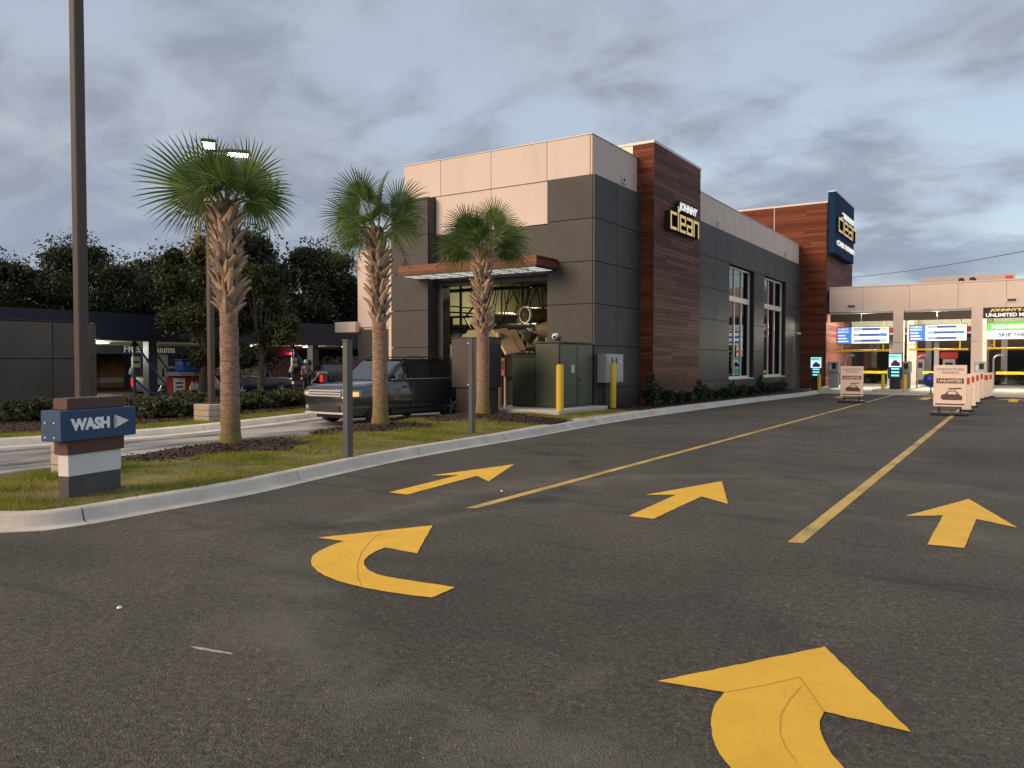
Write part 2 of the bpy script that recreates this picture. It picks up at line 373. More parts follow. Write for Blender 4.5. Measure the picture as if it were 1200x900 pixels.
MT = dict(
  asphalt=asphalt_mat(),
  ground=mat('far_ground', (.07,.075,.04), .95, var=.4, vscale=.3),
  kerb=mat('kerb_concrete', (.56,.51,.44), .85, var=.16, vscale=2.2, bump=.35, bscale=70, stain=.45, stainscale=1.3, staincol=(.38,.34,.29), orand=.06),
  lane=mat('lane_concrete', (.36,.33,.29), .45, stainlo=.42, var=.18, vscale=1.2, bump=.25, bscale=50, stain=1.0, stainscale=.8, staincol=(.04,.038,.036), stretch=(1.5,.35,1)),
  apron=mat('apron_concrete', (.50,.46,.40), .8, var=.14, vscale=1.5, bump=.25, bscale=60, stain=.3, staincol=(.22,.21,.2)),
  soil=mat('turf_soil', (.17,.14,.035), .95, var=.45, vscale=2.5, bump=.9, bscale=45, bdist=.02, stain=.6, stainscale=1.1, staincol=(.10,.062,.03)),
  bedsoil=mat('mulch_soil', (.035,.021,.015), .95, var=.5, vscale=9, bump=1, bscale=40, bdist=.02),
  mulch=mat('bark_mulch', (.055,.030,.020), .9, var=.6, vscale=25),
  grass=leaf_mat('grass_blade', (.12,.18,.018), (.40,.33,.065), .35, .75, 1.6),
  tan=mat('tan_stucco', (.70,.575,.50), .85, var=.05, vscale=1.1, bump=.25, bscale=120, orand=.03, stain=.35, stainscale=1.3, stretch=(1,1,.22), staincol=(.59,.48,.41)),
  dark=mat('charcoal_cement_panel', (.045,.040,.037), .62, stain=.35, stainscale=.7, staincol=(.062,.056,.052), var=.22, vscale=1.1, bump=.15, bscale=40, orand=.10),
  core=mat('wall_backing', (.02,.02,.02), .9),
  cap=mat('coping_metal', (.62,.56,.50), .45, metal=.1),
  plankF=plank_mat('ipe_planks', (.080,.030,.021), (.20,.078,.055), 'y'),
  plankL=plank_mat('ipe_planks_end', (.11,.030,.015), (.22,.064,.032), 'x'),
  plankC=plank_mat('canopy_planks', (.13,.055,.032), (.25,.115,.070), 'x'),
  brownmetal=mat('brown_metal', (.030,.019,.015), .5, var=.1, vscale=2),
  polebrown=mat('bronze_pole', (.075,.055,.042), .45, metal=.2, var=.08),
  greypost=mat('grey_post', (.075,.078,.080), .5, var=.08),
  navy=mat('navy_metal', (.006,.010,.030), .5, var=.1, vscale=.8),
  towerblue=mat('tower_sign_blue', (.008,.034,.085), .75, spec=.1),
  signblue=mat('sign_blue', (.015,.055,.135), .45, var=.07, vscale=2),
  white=mat('white_paint', (.78,.78,.76), .5),
  signwhite=mat('sign_white_block', (.66,.66,.63), .7, var=.06, vscale=3, bump=.15),
  signgrey=mat('sign_grey_base', (.075,.075,.075), .8, var=.15, vscale=3, bump=.2),
  signbrown=mat('sign_brown_tile', (.095,.036,.028), .55, var=.25, vscale=20, stretch=(1,1,5)),
  yellow=mat('safety_yellow', (.80,.50,.02), .45, var=.05, vscale=4, orand=.03),
  roadyellow=paint_mat('road_paint_yellow', (.86,.49,.035), .75, .92),
  faded=paint_mat('faded_road_paint', (.66,.44,.10), .85, .78),
  green=mat('transformer_green', (.033,.048,.026), .45, var=.14, vscale=1.3, stain=.2, stainscale=2, staincol=(.07,.08,.05)),
  grey=mat('enclosure_grey', (.36,.36,.35), .5, metal=.1, var=.06),
  steel=mat('stainless', (.55,.54,.52), .35, metal=.8, var=.08),
  black=mat('black_rubber', (.012,.012,.013), .6),
  darkmetal=mat('dark_metal', (.03,.03,.032), .45, metal=.4),
  alum=mat('window_aluminium', (.80,.76,.70), .4, metal=.2),
  mustard=mat('tunnel_wall', (.31,.29,.16), .6, var=.08, vscale=.8),
  concretebase=mat('pole_base_concrete', (.42,.34,.26), .9, var=.12, vscale=5, bump=.5, bscale=45, stain=.3, staincol=(.25,.2,.15)),
  glass=glass_mat('window_glass', (.42,.40,.36), .01, 1.55, .03),
  carglass=glass_mat('car_glass', (.10,.12,.13), .01, 1.6, .04),
  frost=mat('frosted_panel', (.8,.8,.79), .4, emis=(1,.98,.94), estr=.36),  # even glow added to the panel colour to brighten the canopy underside
  gold=mat('gold_letter_face', (.80,.56,.18), .4, emis=(1.0,.66,.2), estr=.22),
  whiteletter=mat('white_letter_face', (.8,.8,.78), .4, emis=(1,1,.95), estr=.35),
  trunk=mat('palm_trunk', (.29,.185,.125), .95, var=.5, vscale=8, bump=1, bscale=22, bdist=.03, stretch=(1,1,3.2), stain=.35, stainscale=1.6, staincol=(.15,.13,.035)),
  bootcore=mat('palm_fibre', (.085,.055,.038), .95, var=.4, vscale=14, bump=1, bscale=30, bdist=.02),
  boot=mat('palm_leaf_base', (.40,.28,.19), .9, var=.35, vscale=10, bump=.6, bscale=30, orand=.3, stretch=(1,1,.4)),
  frond=leaf_mat('palm_frond', (.055,.11,.025), (.19,.26,.065), .4, .5, 2.2),
  petiole=mat('palm_petiole', (.13,.14,.045), .55, var=.2, vscale=6),
  seed=mat('palm_seed_stalk', (.30,.20,.08), .9, var=.3, vscale=20),
  bark=mat('oak_bark', (.07,.055,.045), .95, var=.3, vscale=6, bump=.8, bscale=20, bdist=.02),
  oak=leaf_mat('oak_leaf', (.016,.024,.010), (.056,.068,.024), .2, .55, .6),
  oaknear=leaf_mat('oak_leaf_near', (.020,.030,.009), (.080,.090,.026), .25, .5, .9),
  shrub=leaf_mat('shrub_leaf', (.018,.036,.012), (.060,.095,.028), .25, .42, 2.5),
  hedge=leaf_mat('hedge_leaf', (.020,.028,.010), (.085,.085,.030), .2, .5, 1.5),
)

def add_moss(m):
    nt = m.node_tree; N = nt.nodes; L = nt.links; b = N['Principled BSDF']; src = b.inputs['Base Color'].links[0].from_socket
    tc = N.new('ShaderNodeTexCoord'); sp = N.new('ShaderNodeSeparateXYZ'); L.new(tc.outputs['Object'], sp.inputs[0])
    t = N.new('ShaderNodeTexNoise'); t.inputs['Scale'].default_value = 4; t.inputs['Detail'].default_value = 6; t.inputs['Roughness'].default_value = .7; L.new(tc.outputs['Object'], t.inputs['Vector'])
    a = N.new('ShaderNodeMath'); a.operation = 'MULTIPLY_ADD'; L.new(sp.outputs[2], a.inputs[0]); a.inputs[1].default_value = -.42; L.new(t.outputs[0], a.inputs[2])
    mr = N.new('ShaderNodeMapRange'); mr.inputs[1].default_value = .16; mr.inputs[2].default_value = .42; mr.inputs[4].default_value = .8; L.new(a.outputs[0], mr.inputs[0])
    mx = N.new('ShaderNodeMix'); mx.data_type = 'RGBA'; L.new(mr.outputs[0], mx.inputs[0]); L.new(src, mx.inputs[6]); mx.inputs[7].default_value = (.17,.15,.025,1); L.new(mx.outputs[2], b.inputs['Base Color'])
add_moss(MT['trunk'])
# ================================================================== the ground
g = MB(); g.add([(-700,-700,-.05),(700,-700,-.05),(700,700,-.05),(-700,700,-.05)], [(0,1,2,3)])
tag(g.build('ground', MT['ground']), kind='structure')
g = MB(); g.add([(-60,-40,0),(45,-40,0),(45,75,0),(-60,75,0)], [(0,1,2,3)])
tag(g.build('asphalt_lot', MT['asphalt']), kind='structure')

def smooth_path(pts, step=.5):
    pts = [Vector((*p, 0)) if len(p) == 2 else Vector(p) for p in pts]; out = []
    P = [pts[0]*2-pts[1]] + pts + [pts[-1]*2-pts[-2]]
    for i in range(1, len(P)-2):
        n = max(1, int(round((P[i+1]-P[i]).length/step)))
        for k in range(n):
            t = k/n; a, b, c, d = P[i-1], P[i], P[i+1], P[i+2]
            out.append(.5*((2*b)+(c-a)*t+(2*a-5*b+4*c-d)*t*t+(3*b-a-3*c+d)*t**3))
    out.append(pts[-1]); return out
def normals(path):
    ns = []
    for i in range(len(path)):
        t = (path[min(i+1, len(path)-1)]-path[max(i-1, 0)]).normalized(); ns.append(Vector((-t.y, t.x, 0)))
    return ns
def kerb(name, path, prof, m, seglen=2.9, gap=.02):
    """sweep a kerb profile (offset to the left of the path, height) and cut it into cast sections"""
    root = setting(name); ns = normals(path); cuts = []; acc = 0; start = 0
    for i in range(1, len(path)):
        acc += (path[i]-path[i-1]).length
        if acc >= seglen or i == len(path)-1: cuts.append((start, i)); start = i; acc = 0
    for a, b in cuts:
        mb = MB(); n = None
        for i in range(a, b+1):
            p, nn = path[i].copy(), ns[i]; t = Vector((nn.y, -nn.x, 0))
            if i == a: p = p + t*gap/2
            if i == b: p = p - t*gap/2
            pr = prof(p); n = len(pr)
            for o, z in pr: mb.v.append((p.x+nn.x*o, p.y+nn.y*o, z))
        for i in range(b-a):
            for k in range(n-1): mb.f.append((i*n+k, (i+1)*n+k, (i+1)*n+k+1, i*n+k+1)); mb.m.append(0)
        mb.f.append(tuple(range(n))); mb.m.append(0); mb.f.append(tuple((b-a)*n+k for k in range(n))[::-1]); mb.m.append(0)
        mb.build('kerb_section', m, root, smooth=True)
    return root
KP = smooth_path([(-17,2.0),(-13,2.45),(-11,2.75),(-9.6,3.08),(-8.75,3.4),(-8.24,3.7),(-7.97,3.98),(-7.9,4.4),(-7.93,5.2),(-7.99,6.5),(-8.2,7.6),(-8.45,8.9),(-8.67,10.3),(-8.8,12),(-8.87,13.8),(-9.03,16.3),(-9.21,18.5),(-9.29,21.4),(-9.23,24.8),(-9.13,29),(-8.92,34),(-8.62,39.5),(-8.6,43.2)])
def topw(y):
    return float(np.interp(y, [13, 19, 24, 34, 41], [.13, .50, .36, .24, .14]))
KPROF = lambda p: [(0,-.05),(0,.006),(.15,.016),(.175,.05),(.195,.125),(.215,.143),(.24,.15),(.21+topw(p.y),.15),(.21+topw(p.y),-.05)]
kerb('kerb', KP, KPROF, MT['kerb'])
LN = smooth_path([(-11.0,2.9),(-11.28,4.2),(-11.49,5.16),(-11.57,5.75),(-11.85,7.2),(-12.02,8.9),(-12.5,11),(-13.05,13.2),(-13.45,16.2),(-13.62,18.5),(-13.5,20.6),(-13.1,22.3)])
LPROF = lambda p: [(0,-.05),(0,.09),(-.02,.11),(-.12,.11),(-.15,.10),(-.15,-.05)]
kerb('lane_kerb', LN, LPROF, MT['kerb'])
LF = smooth_path([(-18.2,2.5),(-16.9,5),(-16.3,7.3),(-15.85,9.6),(-15.95,11.8),(-16.7,15.1),(-17.5,18),(-17.9,20),(-18.0,22.3)])
FPROF = lambda p: [(0,-.05),(0,.008),(.25,.02),(.30,.13),(.34,.15),(.62,.15),(.62,-.05)]
kerb('far_lane_kerb', LF, FPROF, MT['kerb'])
def xs_at(path, y):
    a = sorted((p.y, p.x) for p in path); return float(np.interp(y, [q[0] for q in a], [q[1] for q in a]))
# wash lane slab, cast in bays
lane = setting('wash_lane'); ys = [2.6,5.2,8.2,11.2,14.2,17.2,20.2,22.6]
for a, b in zip(ys[:-1], ys[1:]):
    mb = MB(); n = 6
    for k in range(n+1):
        y = a+.01+(b-a-.02)*k/n
        mb.v += [(xs_at(LF,y)-.02,y,.005),(xs_at(LN,y)+.02,y,.005)]
    for k in range(n): mb.f.append((2*k,2*k+1,2*k+3,2*k+2)); mb.m.append(0)
    mb.build('concrete_slab', MT['lane'], lane)
# island turf between the two kerbs
def sheet(name, yl, fl, fr, z, m, nx=14, amp=.02, crown=.05):
    vs = []; fs = []; rnd = random.Random(3)
    for j, y in enumerate(yl):
        a, b = fl(y), fr(y)
        for i in range(nx+1):
            t = i/nx; e = math.sin(math.pi*t)
            vs.append((a+(b-a)*t, y, z+crown*e+(rnd.random()-.5)*amp*e))
    for j in range(len(yl)-1):
        for i in range(nx): q = j*(nx+1)+i; fs.append((q, q+1, q+nx+2, q+nx+1))
    mb = MB(); mb.add(vs, fs); return mb.build(name, m, smooth='all')
kb = [p+n*.3 for p, n in zip(KP, normals(KP))]
kmain = [q for q in kb if q.y > 4.0]
def isl_r(y):
    if y < 4.55: return float(np.interp(y, [3.15,3.6,4.0,4.55], [-9.9,-8.95,-8.4,-8.2]))
    return xs_at([q for q in kb if q.y > 4.3], y)
isl_l = lambda y: xs_at(LN, y)+.12
tag(sheet('island_turf', list(np.linspace(3.2,22.35,90)), isl_l, isl_r, .125, MT['soil']), kind='structure')
tag(sheet('planting_bed', list(np.linspace(22.38,43,60)), lambda y: -11.28, lambda y: xs_at(kb, y)-topw(y)+.12, .11, MT['bedsoil'], 8), kind='structure')
tag(sheet('verge', list(np.linspace(3,22.3,60)), lambda y: -26.5 if y > 13.2 else -22.6, lambda y: xs_at(LF, y)-.6, .10, MT['soil'], 16), kind='structure')
tag(sheet('hedge_bed', list(np.linspace(4,21.5,50)), lambda y: -22.5 if y < 13.2 else -23.5, lambda y: xs_at(LF, y)-1.75, .13, MT['bedsoil'], 10), kind='structure')
# pay plaza slab
plaza = setting('pay_plaza')
for i, (x0, x1) in enumerate([(-9.8,-5.9),(-5.9,-1.95),(-1.95,2),(2,6),(6,12)]):
    for y0, y1 in [(43.3,47.3),(47.3,51.3),(51.3,56.3),(56.3,64)]:
        g = MB(); g.box(x0+.006, x1-.006, y0+.006, y1-.006, -.02, .02); g.build('concrete_slab', MT['apron'], plaza)

# grass and mulch
MULCH = [(-11.35,8.75,1.35,1.0), (-12.05,13.3,1.25,.95), (-12.1,17.35,1.15,1.15), (-10.3,16.9,.6,1.0)]
def in_mulch(x, y):
    r = np.zeros_like(x, dtype=bool)
    for cx, cy, a, b in MULCH:
        th = np.arctan2(y-cy, x-cx); w = 1+.18*np.sin(3*th+cx)+.1*np.sin(7*th)
        r |= ((x-cx)/b)**2+((y-cy)/(a*1.25))**2 < w*w
    return r
rng = np.random.default_rng(7)
def scatter(n, y0, y1, fl, fr):
    y = rng.uniform(y0, y1, n); yy = np.linspace(y0, y1, 200)
    l = np.interp(y, yy, [fl(t) for t in yy]); r = np.interp(y, yy, [fr(t) for t in yy])
    return l+(r-l)*rng.random(n), y, l, r
def blades(name, x, y, z, h, w, m):
    n = len(x); th = rng.uniform(0, 2*np.pi, n); le = rng.normal(0, .5, (n, 2))*h[:, None]
    dx, dy = np.cos(th)*w, np.sin(th)*w
    v = np.zeros((n, 3, 3)); v[:, 0] = np.stack([x-dx, y-dy, z], 1); v[:, 1] = np.stack([x+dx, y+dy, z], 1)
    v[:, 2] = np.stack([x+le[:, 0], y+le[:, 1], z+h], 1)
    o = raw(name, v.reshape(-1, 3), np.arange(n*3).reshape(-1, 3), m); return o
def pnoise(x, y, s, ph):
    return np.sin(x*s+ph)+np.sin(y*s*1.3+ph*2)+np.sin((x+y)*s*.7+ph*3)+np.sin((x-y)*s*1.9+ph)
x, y, l, r = scatter(230000, 3.3, 22.3, isl_l, isl_r)
keep = ~in_mulch(x, y) & (rng.random(len(x)) < np.clip((.50+.27*pnoise(x, y, 2.3, 1.3)), .10, 1)) & (x < r+.02) & (x > l-.02)
x, y, l, r = x[keep], y[keep], l[keep], r[keep]
zt = .125+.05*np.sin(np.pi*np.clip((x-l)/(r-l), 0, 1))-.012
tag(blades('island_grass', x, y, zt, rng.uniform(.025,.075,len(x))*np.clip(1+.25*pnoise(x, y, 3.7, .6), .6, 1.7), rng.uniform(.003,.007,len(x)), MT['grass']), 'patchy yellow green turf on the kerbed island', 'grass', kind='stuff')
x, y, l, r = scatter(60000, 3.2, 22, lambda t: xs_at(LF, t)-1.9, lambda t: xs_at(LF, t)-.62)
tag(blades('verge_grass', x, y, np.full(len(x), .11), rng.uniform(.03,.08,len(x)), rng.uniform(.005,.010,len(x)), MT['grass']), 'thin strip of turf between far kerb and hedge bed', 'grass', kind='stuff')
def chips(name, x, y, z, s, m, label):
    n = len(x); a = rng.uniform(0, 2*np.pi, n); ti = rng.uniform(-.7, .7, n); w = s*rng.uniform(.2, .45, n)
    u = np.stack([np.cos(a)*np.cos(ti), np.sin(a)*np.cos(ti), np.sin(ti)], 1)*s[:, None]
    t = np.stack([-np.sin(a), np.cos(a), rng.uniform(-.5, .5, n)], 1)*w[:, None]
    c = np.stack([x, y, z], 1); up = np.array([0, 0, .012])
    v = np.stack([c-u-t, c+u-t, c+u+t, c-u+t, c+up], 1)
    f = np.array([[0,1,4],[1,2,4],[2,3,4],[3,0,4]]); fs = (np.arange(n)[:, None, None]*5+f).reshape(-1, 3)
    return tag(raw(name, v.reshape(-1, 3), fs, m), label, 'mulch', kind='stuff')
mx = []; my = []
for cx, cy, a, b in MULCH:
    n = 5200; q = np.sqrt(rng.random(n))*1.30; q = np.where(rng.random(n) < .06, q*rng.uniform(1,1.35,n), q); th = rng.uniform(0, 2*np.pi, n)
    mx.append(cx+q*b*np.cos(th)); my.append(cy+q*a*1.25*np.sin(th))
mx = np.concatenate(mx); my = np.concatenate(my); k = in_mulch(mx, my)
yy = np.linspace(3.3, 22.3, 200)
lim = (mx < np.interp(my, yy, [isl_r(t) for t in yy])-.03) & (mx > np.interp(my, yy, [isl_l(t) for t in yy])+.03)
k |= rng.random(len(mx)) < .22
mx, my = mx[k & lim], my[k & lim]
zz = np.full(len(mx), .17)
for cx, cy, a, b in MULCH: zz = np.maximum(zz, .165+.10*np.clip(1-np.hypot((mx-cx)/b, (my-cy)/(a*1.25)), 0, 1))
chips('bark_mulch', mx, my, zz+rng.uniform(-.01,.02,len(mx)), rng.uniform(.02,.05,len(mx)), MT['mulch'], 'rings of dark bark mulch around the palm trunks')
for i, (cx, cy, a, b) in enumerate(MULCH):
    mb = MB(); n = 28
    mb.v.append((cx, cy, .255))
    for ring, (q, z) in enumerate([(.5,.215),(.95,.155),(1.02,.10)]):
        for k in range(n):
            th = 2*math.pi*k/n; w = (1+.18*math.sin(3*th+cx)+.1*math.sin(7*th))*q
            X = cx+b*w*math.cos(th); Y = cy+a*1.25*w*math.sin(th)
            X = min(max(X, isl_l(Y)+.02), isl_r(Y)-.02)
            mb.v.append((X, Y, z))
    for k in range(n):
        k2 = (k+1) % n; mb.f.append((0, 1+k, 1+k2)); mb.m.append(0)
        for rg in range(2): mb.f.append((1+rg*n+k, 1+(rg+1)*n+k, 1+(rg+1)*n+k2, 1+rg*n+k2)); mb.m.append(0)
    tag(mb.build('mulch_mound', MT['bedsoil'], smooth='all'), kind='structure')
x, y, l, r = scatter(9000, 4.2, 21.4, lambda t: -22.4 if t < 13.2 else -23.3, lambda t: xs_at(LF, t)-1.8)
chips('hedge_mulch', x, y, np.full(len(x), .165)+rng.uniform(0,.02,len(x)), rng.uniform(.03,.06,len(x)), MT['mulch'], 'dark bark mulch under the hedge beside the lane')
x, y, l, r = scatter(5000, 22.6, 42.5, lambda t: -11.2, lambda t: -9.75)
chips('bed_mulch', x, y, np.full(len(x), .155)+rng.uniform(0,.02,len(x)), rng.uniform(.03,.06,len(x)), MT['mulch'], 'dark bark mulch in the bed along the charcoal wall')

# ================================================================== road markings
def paint(name, px, m, label, cat, z=.006, group=None, world=False):
    pts = [Vector((*p, z)) for p in px] if world else [atZ(*p, z) for p in px]
    rj = random.Random(len(label)); fine_ = []
    for a_, b_ in zip(pts, pts[1:]+pts[:1]):
        k_ = max(1, min(60, int((b_-a_).length/.05))); d_ = (b_-a_).normalized(); n_ = Vector((-d_.y, d_.x, 0))
        for q in range(k_): fine_.append(a_.lerp(b_, q/k_) + (n_*rj.uniform(-.004,.004) if q else Vector()))
    pts = fine_
    c = sum(pts, Vector())/len(pts); c.z = 0
    mb = MB(); n = len(pts)
    ar = sum(pts[i].x*pts[(i+1)%n].y-pts[(i+1)%n].x*pts[i].y for i in range(n))
    if ar < 0: pts = pts[::-1]
    mb.add([p-c for p in pts], [tuple(range(n))])
    o = mb.build(name, m); o.location = c; return tag(o, label, cat, group)
grp = 'yellow arrows painted on the asphalt'
paint('painted_arrow', [(455.5,577),(477.4,579.4),(559,557.5),(572.5,564),(602.5,544),(504.4,557.2),(538,556.6)], MT['roadyellow'], 'straight yellow arrow painted in the lane nearest the kerb', 'road arrow', group=grp)
paint('painted_arrow', [(736.3,604.6),(765.8,607.9),(822,581.7),(853.3,590.4),(845.8,563.8),(755.4,580),(792.5,579.6)], MT['roadyellow'], 'straight yellow arrow painted between the two long yellow lines', 'road arrow', group=grp)
paint('painted_arrow', [(1086.3,637.9),(1130.4,642),(1144.2,608),(1192.5,618.3),(1135.4,584.6),(1061,604.6),(1105.4,603.8)], MT['roadyellow'], 'straight yellow arrow painted at the right edge of the view', 'road arrow', group=grp)
CURVE = [(533.5,688),(506,700),(482,697.5),(455,693.5),(432,689.5),(412,685),(396,680.5),(382,675),(372,669.5),(365.5,663),(364,657),(366.5,651),(374,645.5),(386,640),(403,634),(372,630),(507,615.5),(488.5,648.4),(451.6,641.5),(440,646),(431,651.5),(426.6,657),(427,662),(432,668),(441,672.5),(455,676),(490,681.5)]
paint('painted_arrow', CURVE, MT['roadyellow'], 'curved yellow arrow sweeping right, painted in the middle of the lot', 'road arrow', group=grp)
BIG = [(966.7,757.5),(770.8,798),(849,810.8),(840,822),(835,834),(833,848),(834.5,862),(838,873),(843.7,883.7),(858,901),(880,920),(915,942),(965,962),(1050,985),(1150,1003),(1215,972),(1120,953),(1050,937),(1015,920),(990,901),(975,884),(965.5,867),(961,855),(960.5,845),(965.8,833.7),(1067.5,857.5)]
paint('painted_arrow', BIG, MT['roadyellow'], 'large curved yellow arrow painted in the near foreground', 'road arrow', group=grp)
jm = mat('paint_joint', (.48,.27,.035), .9)
def joint(par, px, w=.004):
    pts = [atZ(*q, .0085) for q in px]; mb = MB(); c = Vector(par.location)
    for a, b in zip(pts[:-1], pts[1:]):
        d = (b-a).normalized(); n = Vector((-d.y, d.x, 0))*w/2; mb.add([a-n-c, b-n-c, b+n-c, a+n-c], [(0,1,2,3)])
    mb.build('paint_joint', jm, par)
BIGO = [o for o in col.objects if o.name.startswith('painted_arrow')]
joint(BIGO[-1], [(849,810.8),(895,803),(937,793),(966,834)]); joint(BIGO[-1], [(940,803),(925,820),(915,838),(914,858),(921,876),(934,894)], .003)
joint(BIGO[-2], [(449,622),(434,634),(424,646),(419,660),(419,676),(424,687)], .005); joint(BIGO[-2], [(403,634),(432,628.5),(470,623)], .004)
for X, lab in [(-6.95,'small far yellow arrow at the plaza edge beside the wood tower'), (-3.45,'small far yellow arrow at the plaza edge below the blue ball'), (-.15,'small far yellow arrow at the plaza edge at far right')]:
    paint('painted_arrow', [(X-.17,38.2),(X+.17,38.2),(X+.17,40.3),(X+.62,40.0),(X,41.6),(X-.62,40.0),(X-.17,40.3)], MT['roadyellow'], lab, 'road arrow', group=grp, world=True)
paint('lane_line', [(-5.22,7.15),(-5.10,7.22),(-5.13,43.2),(-5.25,43.2)], MT['faded'], 'long faded yellow line nearer the kerb', 'lane line', z=.004, world=True)
paint('lane_line', [(-1.75,7.38),(-1.62,7.42),(-1.60,43.2),(-1.73,43.2)], MT['faded'], 'long faded yellow line running under the row of white delineators', 'lane line', z=.004, world=True)
paint('paint_scuff', [(222,757),(235,758.4),(258,762.3),(273,765.5),(272,767),(250,763.8),(232,761)], mat('scuff', (.40,.38,.36), .9, var=.4, vscale=30), 'thin white scuff mark on the near asphalt', 'scuff mark', z=.004)
for px, lab in [((140,713),'white pebble lying on the near asphalt left of the scuff mark'), ((588,576),'tiny white pebble beside the start of a long yellow line')]:
    p = atZ(*px); mb = MB(); mb.lathe([(.004,0),(.02,.004),(.016,.013),(.004,.017)], 7, p); tag(mb.build('pebble', MT['white']), lab, 'pebble')

# ================================================================== the car wash building
XF, YF = -11.30, 22.42
Zr = [.02, .82, 2.17, 3.5, 4.85, 6.2, 7.58]
bld = thing('car_wash_building', 'charcoal and tan panelled car wash building with open tunnel', 'building', (XF, YF, 0), world=True)
J = .022; T = .06
def panelX(x, y0, y1, z0, z1, m, par=bld, name='wall_panel', t=T):
    mb = MB(); mb.box(x-t, x, y0+J/2, y1-J/2, z0+J/2, z1-J/2); return mb.build(name, m, par)
def panelY(y, x0, x1, z0, z1, m, par=bld, name='wall_panel', t=T):
    mb = MB(); mb.box(x0+J/2, x1-J/2, y, y+t, z0+J/2, z1-J/2); return mb.build(name, m, par)
W1, W2 = (36.24, 40.3), (42.2, 46.74); WZ = (.82, 6.2); WR = -11.58
# backing walls (behind the panels) with true openings
c = MB(); xi, xo = -11.75, XF-T-.005
for a, b in [(YF+T+.01,W1[0]),(W1[1],W2[0]),(W2[1],51)]: c.box(xi, xo, a, b, 0, 7.56)
for a, b in (W1, W2): c.box(xi, xo, a, b, 0, WZ[0]); c.box(xi, xo, a, b, WZ[1], 7.56)
c.build('wall', MT['core'], bld)
c = MB(); c.box(-19.2, -17.75, YF+.22, YF+.5, 0, 7.56); c.box(-13.0, -11.76, YF+.07, YF+.5, 0, 7.56); c.box(-17.75, -13.0, YF+.22, YF+.5, 4.5, 7.56)
c.build('wall', MT['core'], bld)
c = MB(); c.box(-19.35, -19.2, YF+.23, 51, 0, 7.6); c.build('wall', MT['tan'], bld)
c = MB(); c.box(-19.19, -19.14, YF+.51, 50.5, 0, 5.4); c.box(-19.14, -11.8, 50.3, 50.5, 0, 5.4); c.build('tunnel_lining', MT['mustard'], bld)
c = MB(); c.box(-11.80, -11.76, YF+.51, W1[0], 0, 5.4); c.box(-11.80,-11.76, W1[1],W2[0],0,5.4); c.build('tunnel_lining', MT['mustard'], bld)
c = MB(); c.box(-19.1, -11.78, YF+.51, 50.3, 5.41, 5.6); c.build('tunnel_ceiling', MT['mustard'], bld)
c = MB(); c.box(-19.1, -11.8, YF-.0, 50.3, -.03, .012); c.build('tunnel_floor', MT['lane'], bld)
c = MB(); c.box(-19.2, -11.6, YF+.3, 50.7, 7.62, 7.9); c.build('roof', MT['core'], bld)
# +X face: charcoal panels
for y0, y1 in [(YF,24.05),(24.05,26.04)]:
    for z0, z1 in zip(Zr[:-1], Zr[1:]): panelX(XF, y0, y1, z0, z1, MT['dark'])
cols = [30.86,32.2,34.2,W1[0],38.27,W1[1],W2[0],44.5,W2[1],48.7,50.68]
for y0, y1 in zip(cols[:-1], cols[1:]):
    inwin = any(y0 >= w[0]-.01 and y1 <= w[1]+.01 for w in (W1, W2))
    for z0, z1 in zip(Zr[:-1], Zr[1:]):
        if inwin and z0 >= .8 and z1 <= 6.25: continue
        panelX(XF, y0, y1, z0, z1, MT['dark'])
# -Y face: charcoal corner block, left pier (stands 0.4 m proud), band over the opening
for z0, z1 in zip(Zr[:-1], Zr[1:]): panelY(YF, -13.03, XF-T-.004, z0, z1, MT['dark'])
YP = YF-.32
p = MB(); p.box(-19.42, -17.80, YP+.06, YF+.22, 0, 7.50); p.build('pier', MT['core'], bld)
for z0, z1 in zip([.02,2.17,3.5,4.85,6.2],[2.17,3.5,4.85,6.2,7.53]): panelY(YP, -19.48, -17.74, z0, z1, MT['dark']); panelX(-17.735, YP+.062, YF+.15, z0, z1, MT['dark'])
for x0, x1 in [(-17.72,-15.32),(-15.32,-13.04)]: panelY(YF+.14, x0, x1, 4.5, 6.17, MT['dark'])
# tan upper panels
for x0, x1 in [(-19.2,-17.5),(-17.5,-15.32),(-15.32,-13.1),(-13.1,-11.52)]: panelY(YF+.12, x0, x1, 7.58, 8.86, MT['tan'])
for x0, x1 in [(-17.72,-15.32),(-15.32,-13.04)]: panelY(YF+.12, x0, x1, 6.18, 7.57, MT['tan'])
for y0, y1 in [(YF+.12,23.85),(23.85,26.04)]: panelX(-11.45, y0, y1, 7.585, 8.86, MT['tan'])
for y0, y1 in [(30.86,37.5),(37.5,44.1),(44.1,50.5)]: panelX(-11.45, y0, y1, 7.585, 8.86, MT['tan'])
c = MB(); c.box(-11.9, -11.53, YF+.2, 50.5, 7.57, 8.84); c.box(-19.15, -11.9, YF+.2, YF+.55, 7.57, 8.84); c.box(-19.2,-18.8,YF+.2,50.5,7.6,8.84); c.build('parapet', MT['tan'], bld)
c = MB(); c.box(-19.2, -11.43, YF+.10, YF+.58, 8.862, 8.885); c.box(-11.93, -11.43, YF+.585, 50.5, 8.862, 8.885); c.build('coping', MT['cap'], bld)
for y, z in [(24.85,7.86),(34.9,7.86),(47.1,7.86)]:
    s = MB(); s.box(-11.448,-11.40,y-.16,y+.16,z-.13,z+.13); o = s.build('scupper', MT['cap'], bld)
    s = MB(); s.box(-11.40,-11.395,y-.06,y+.06,z-.06,z+.04); s.build('scupper_opening', MT['black'], o)
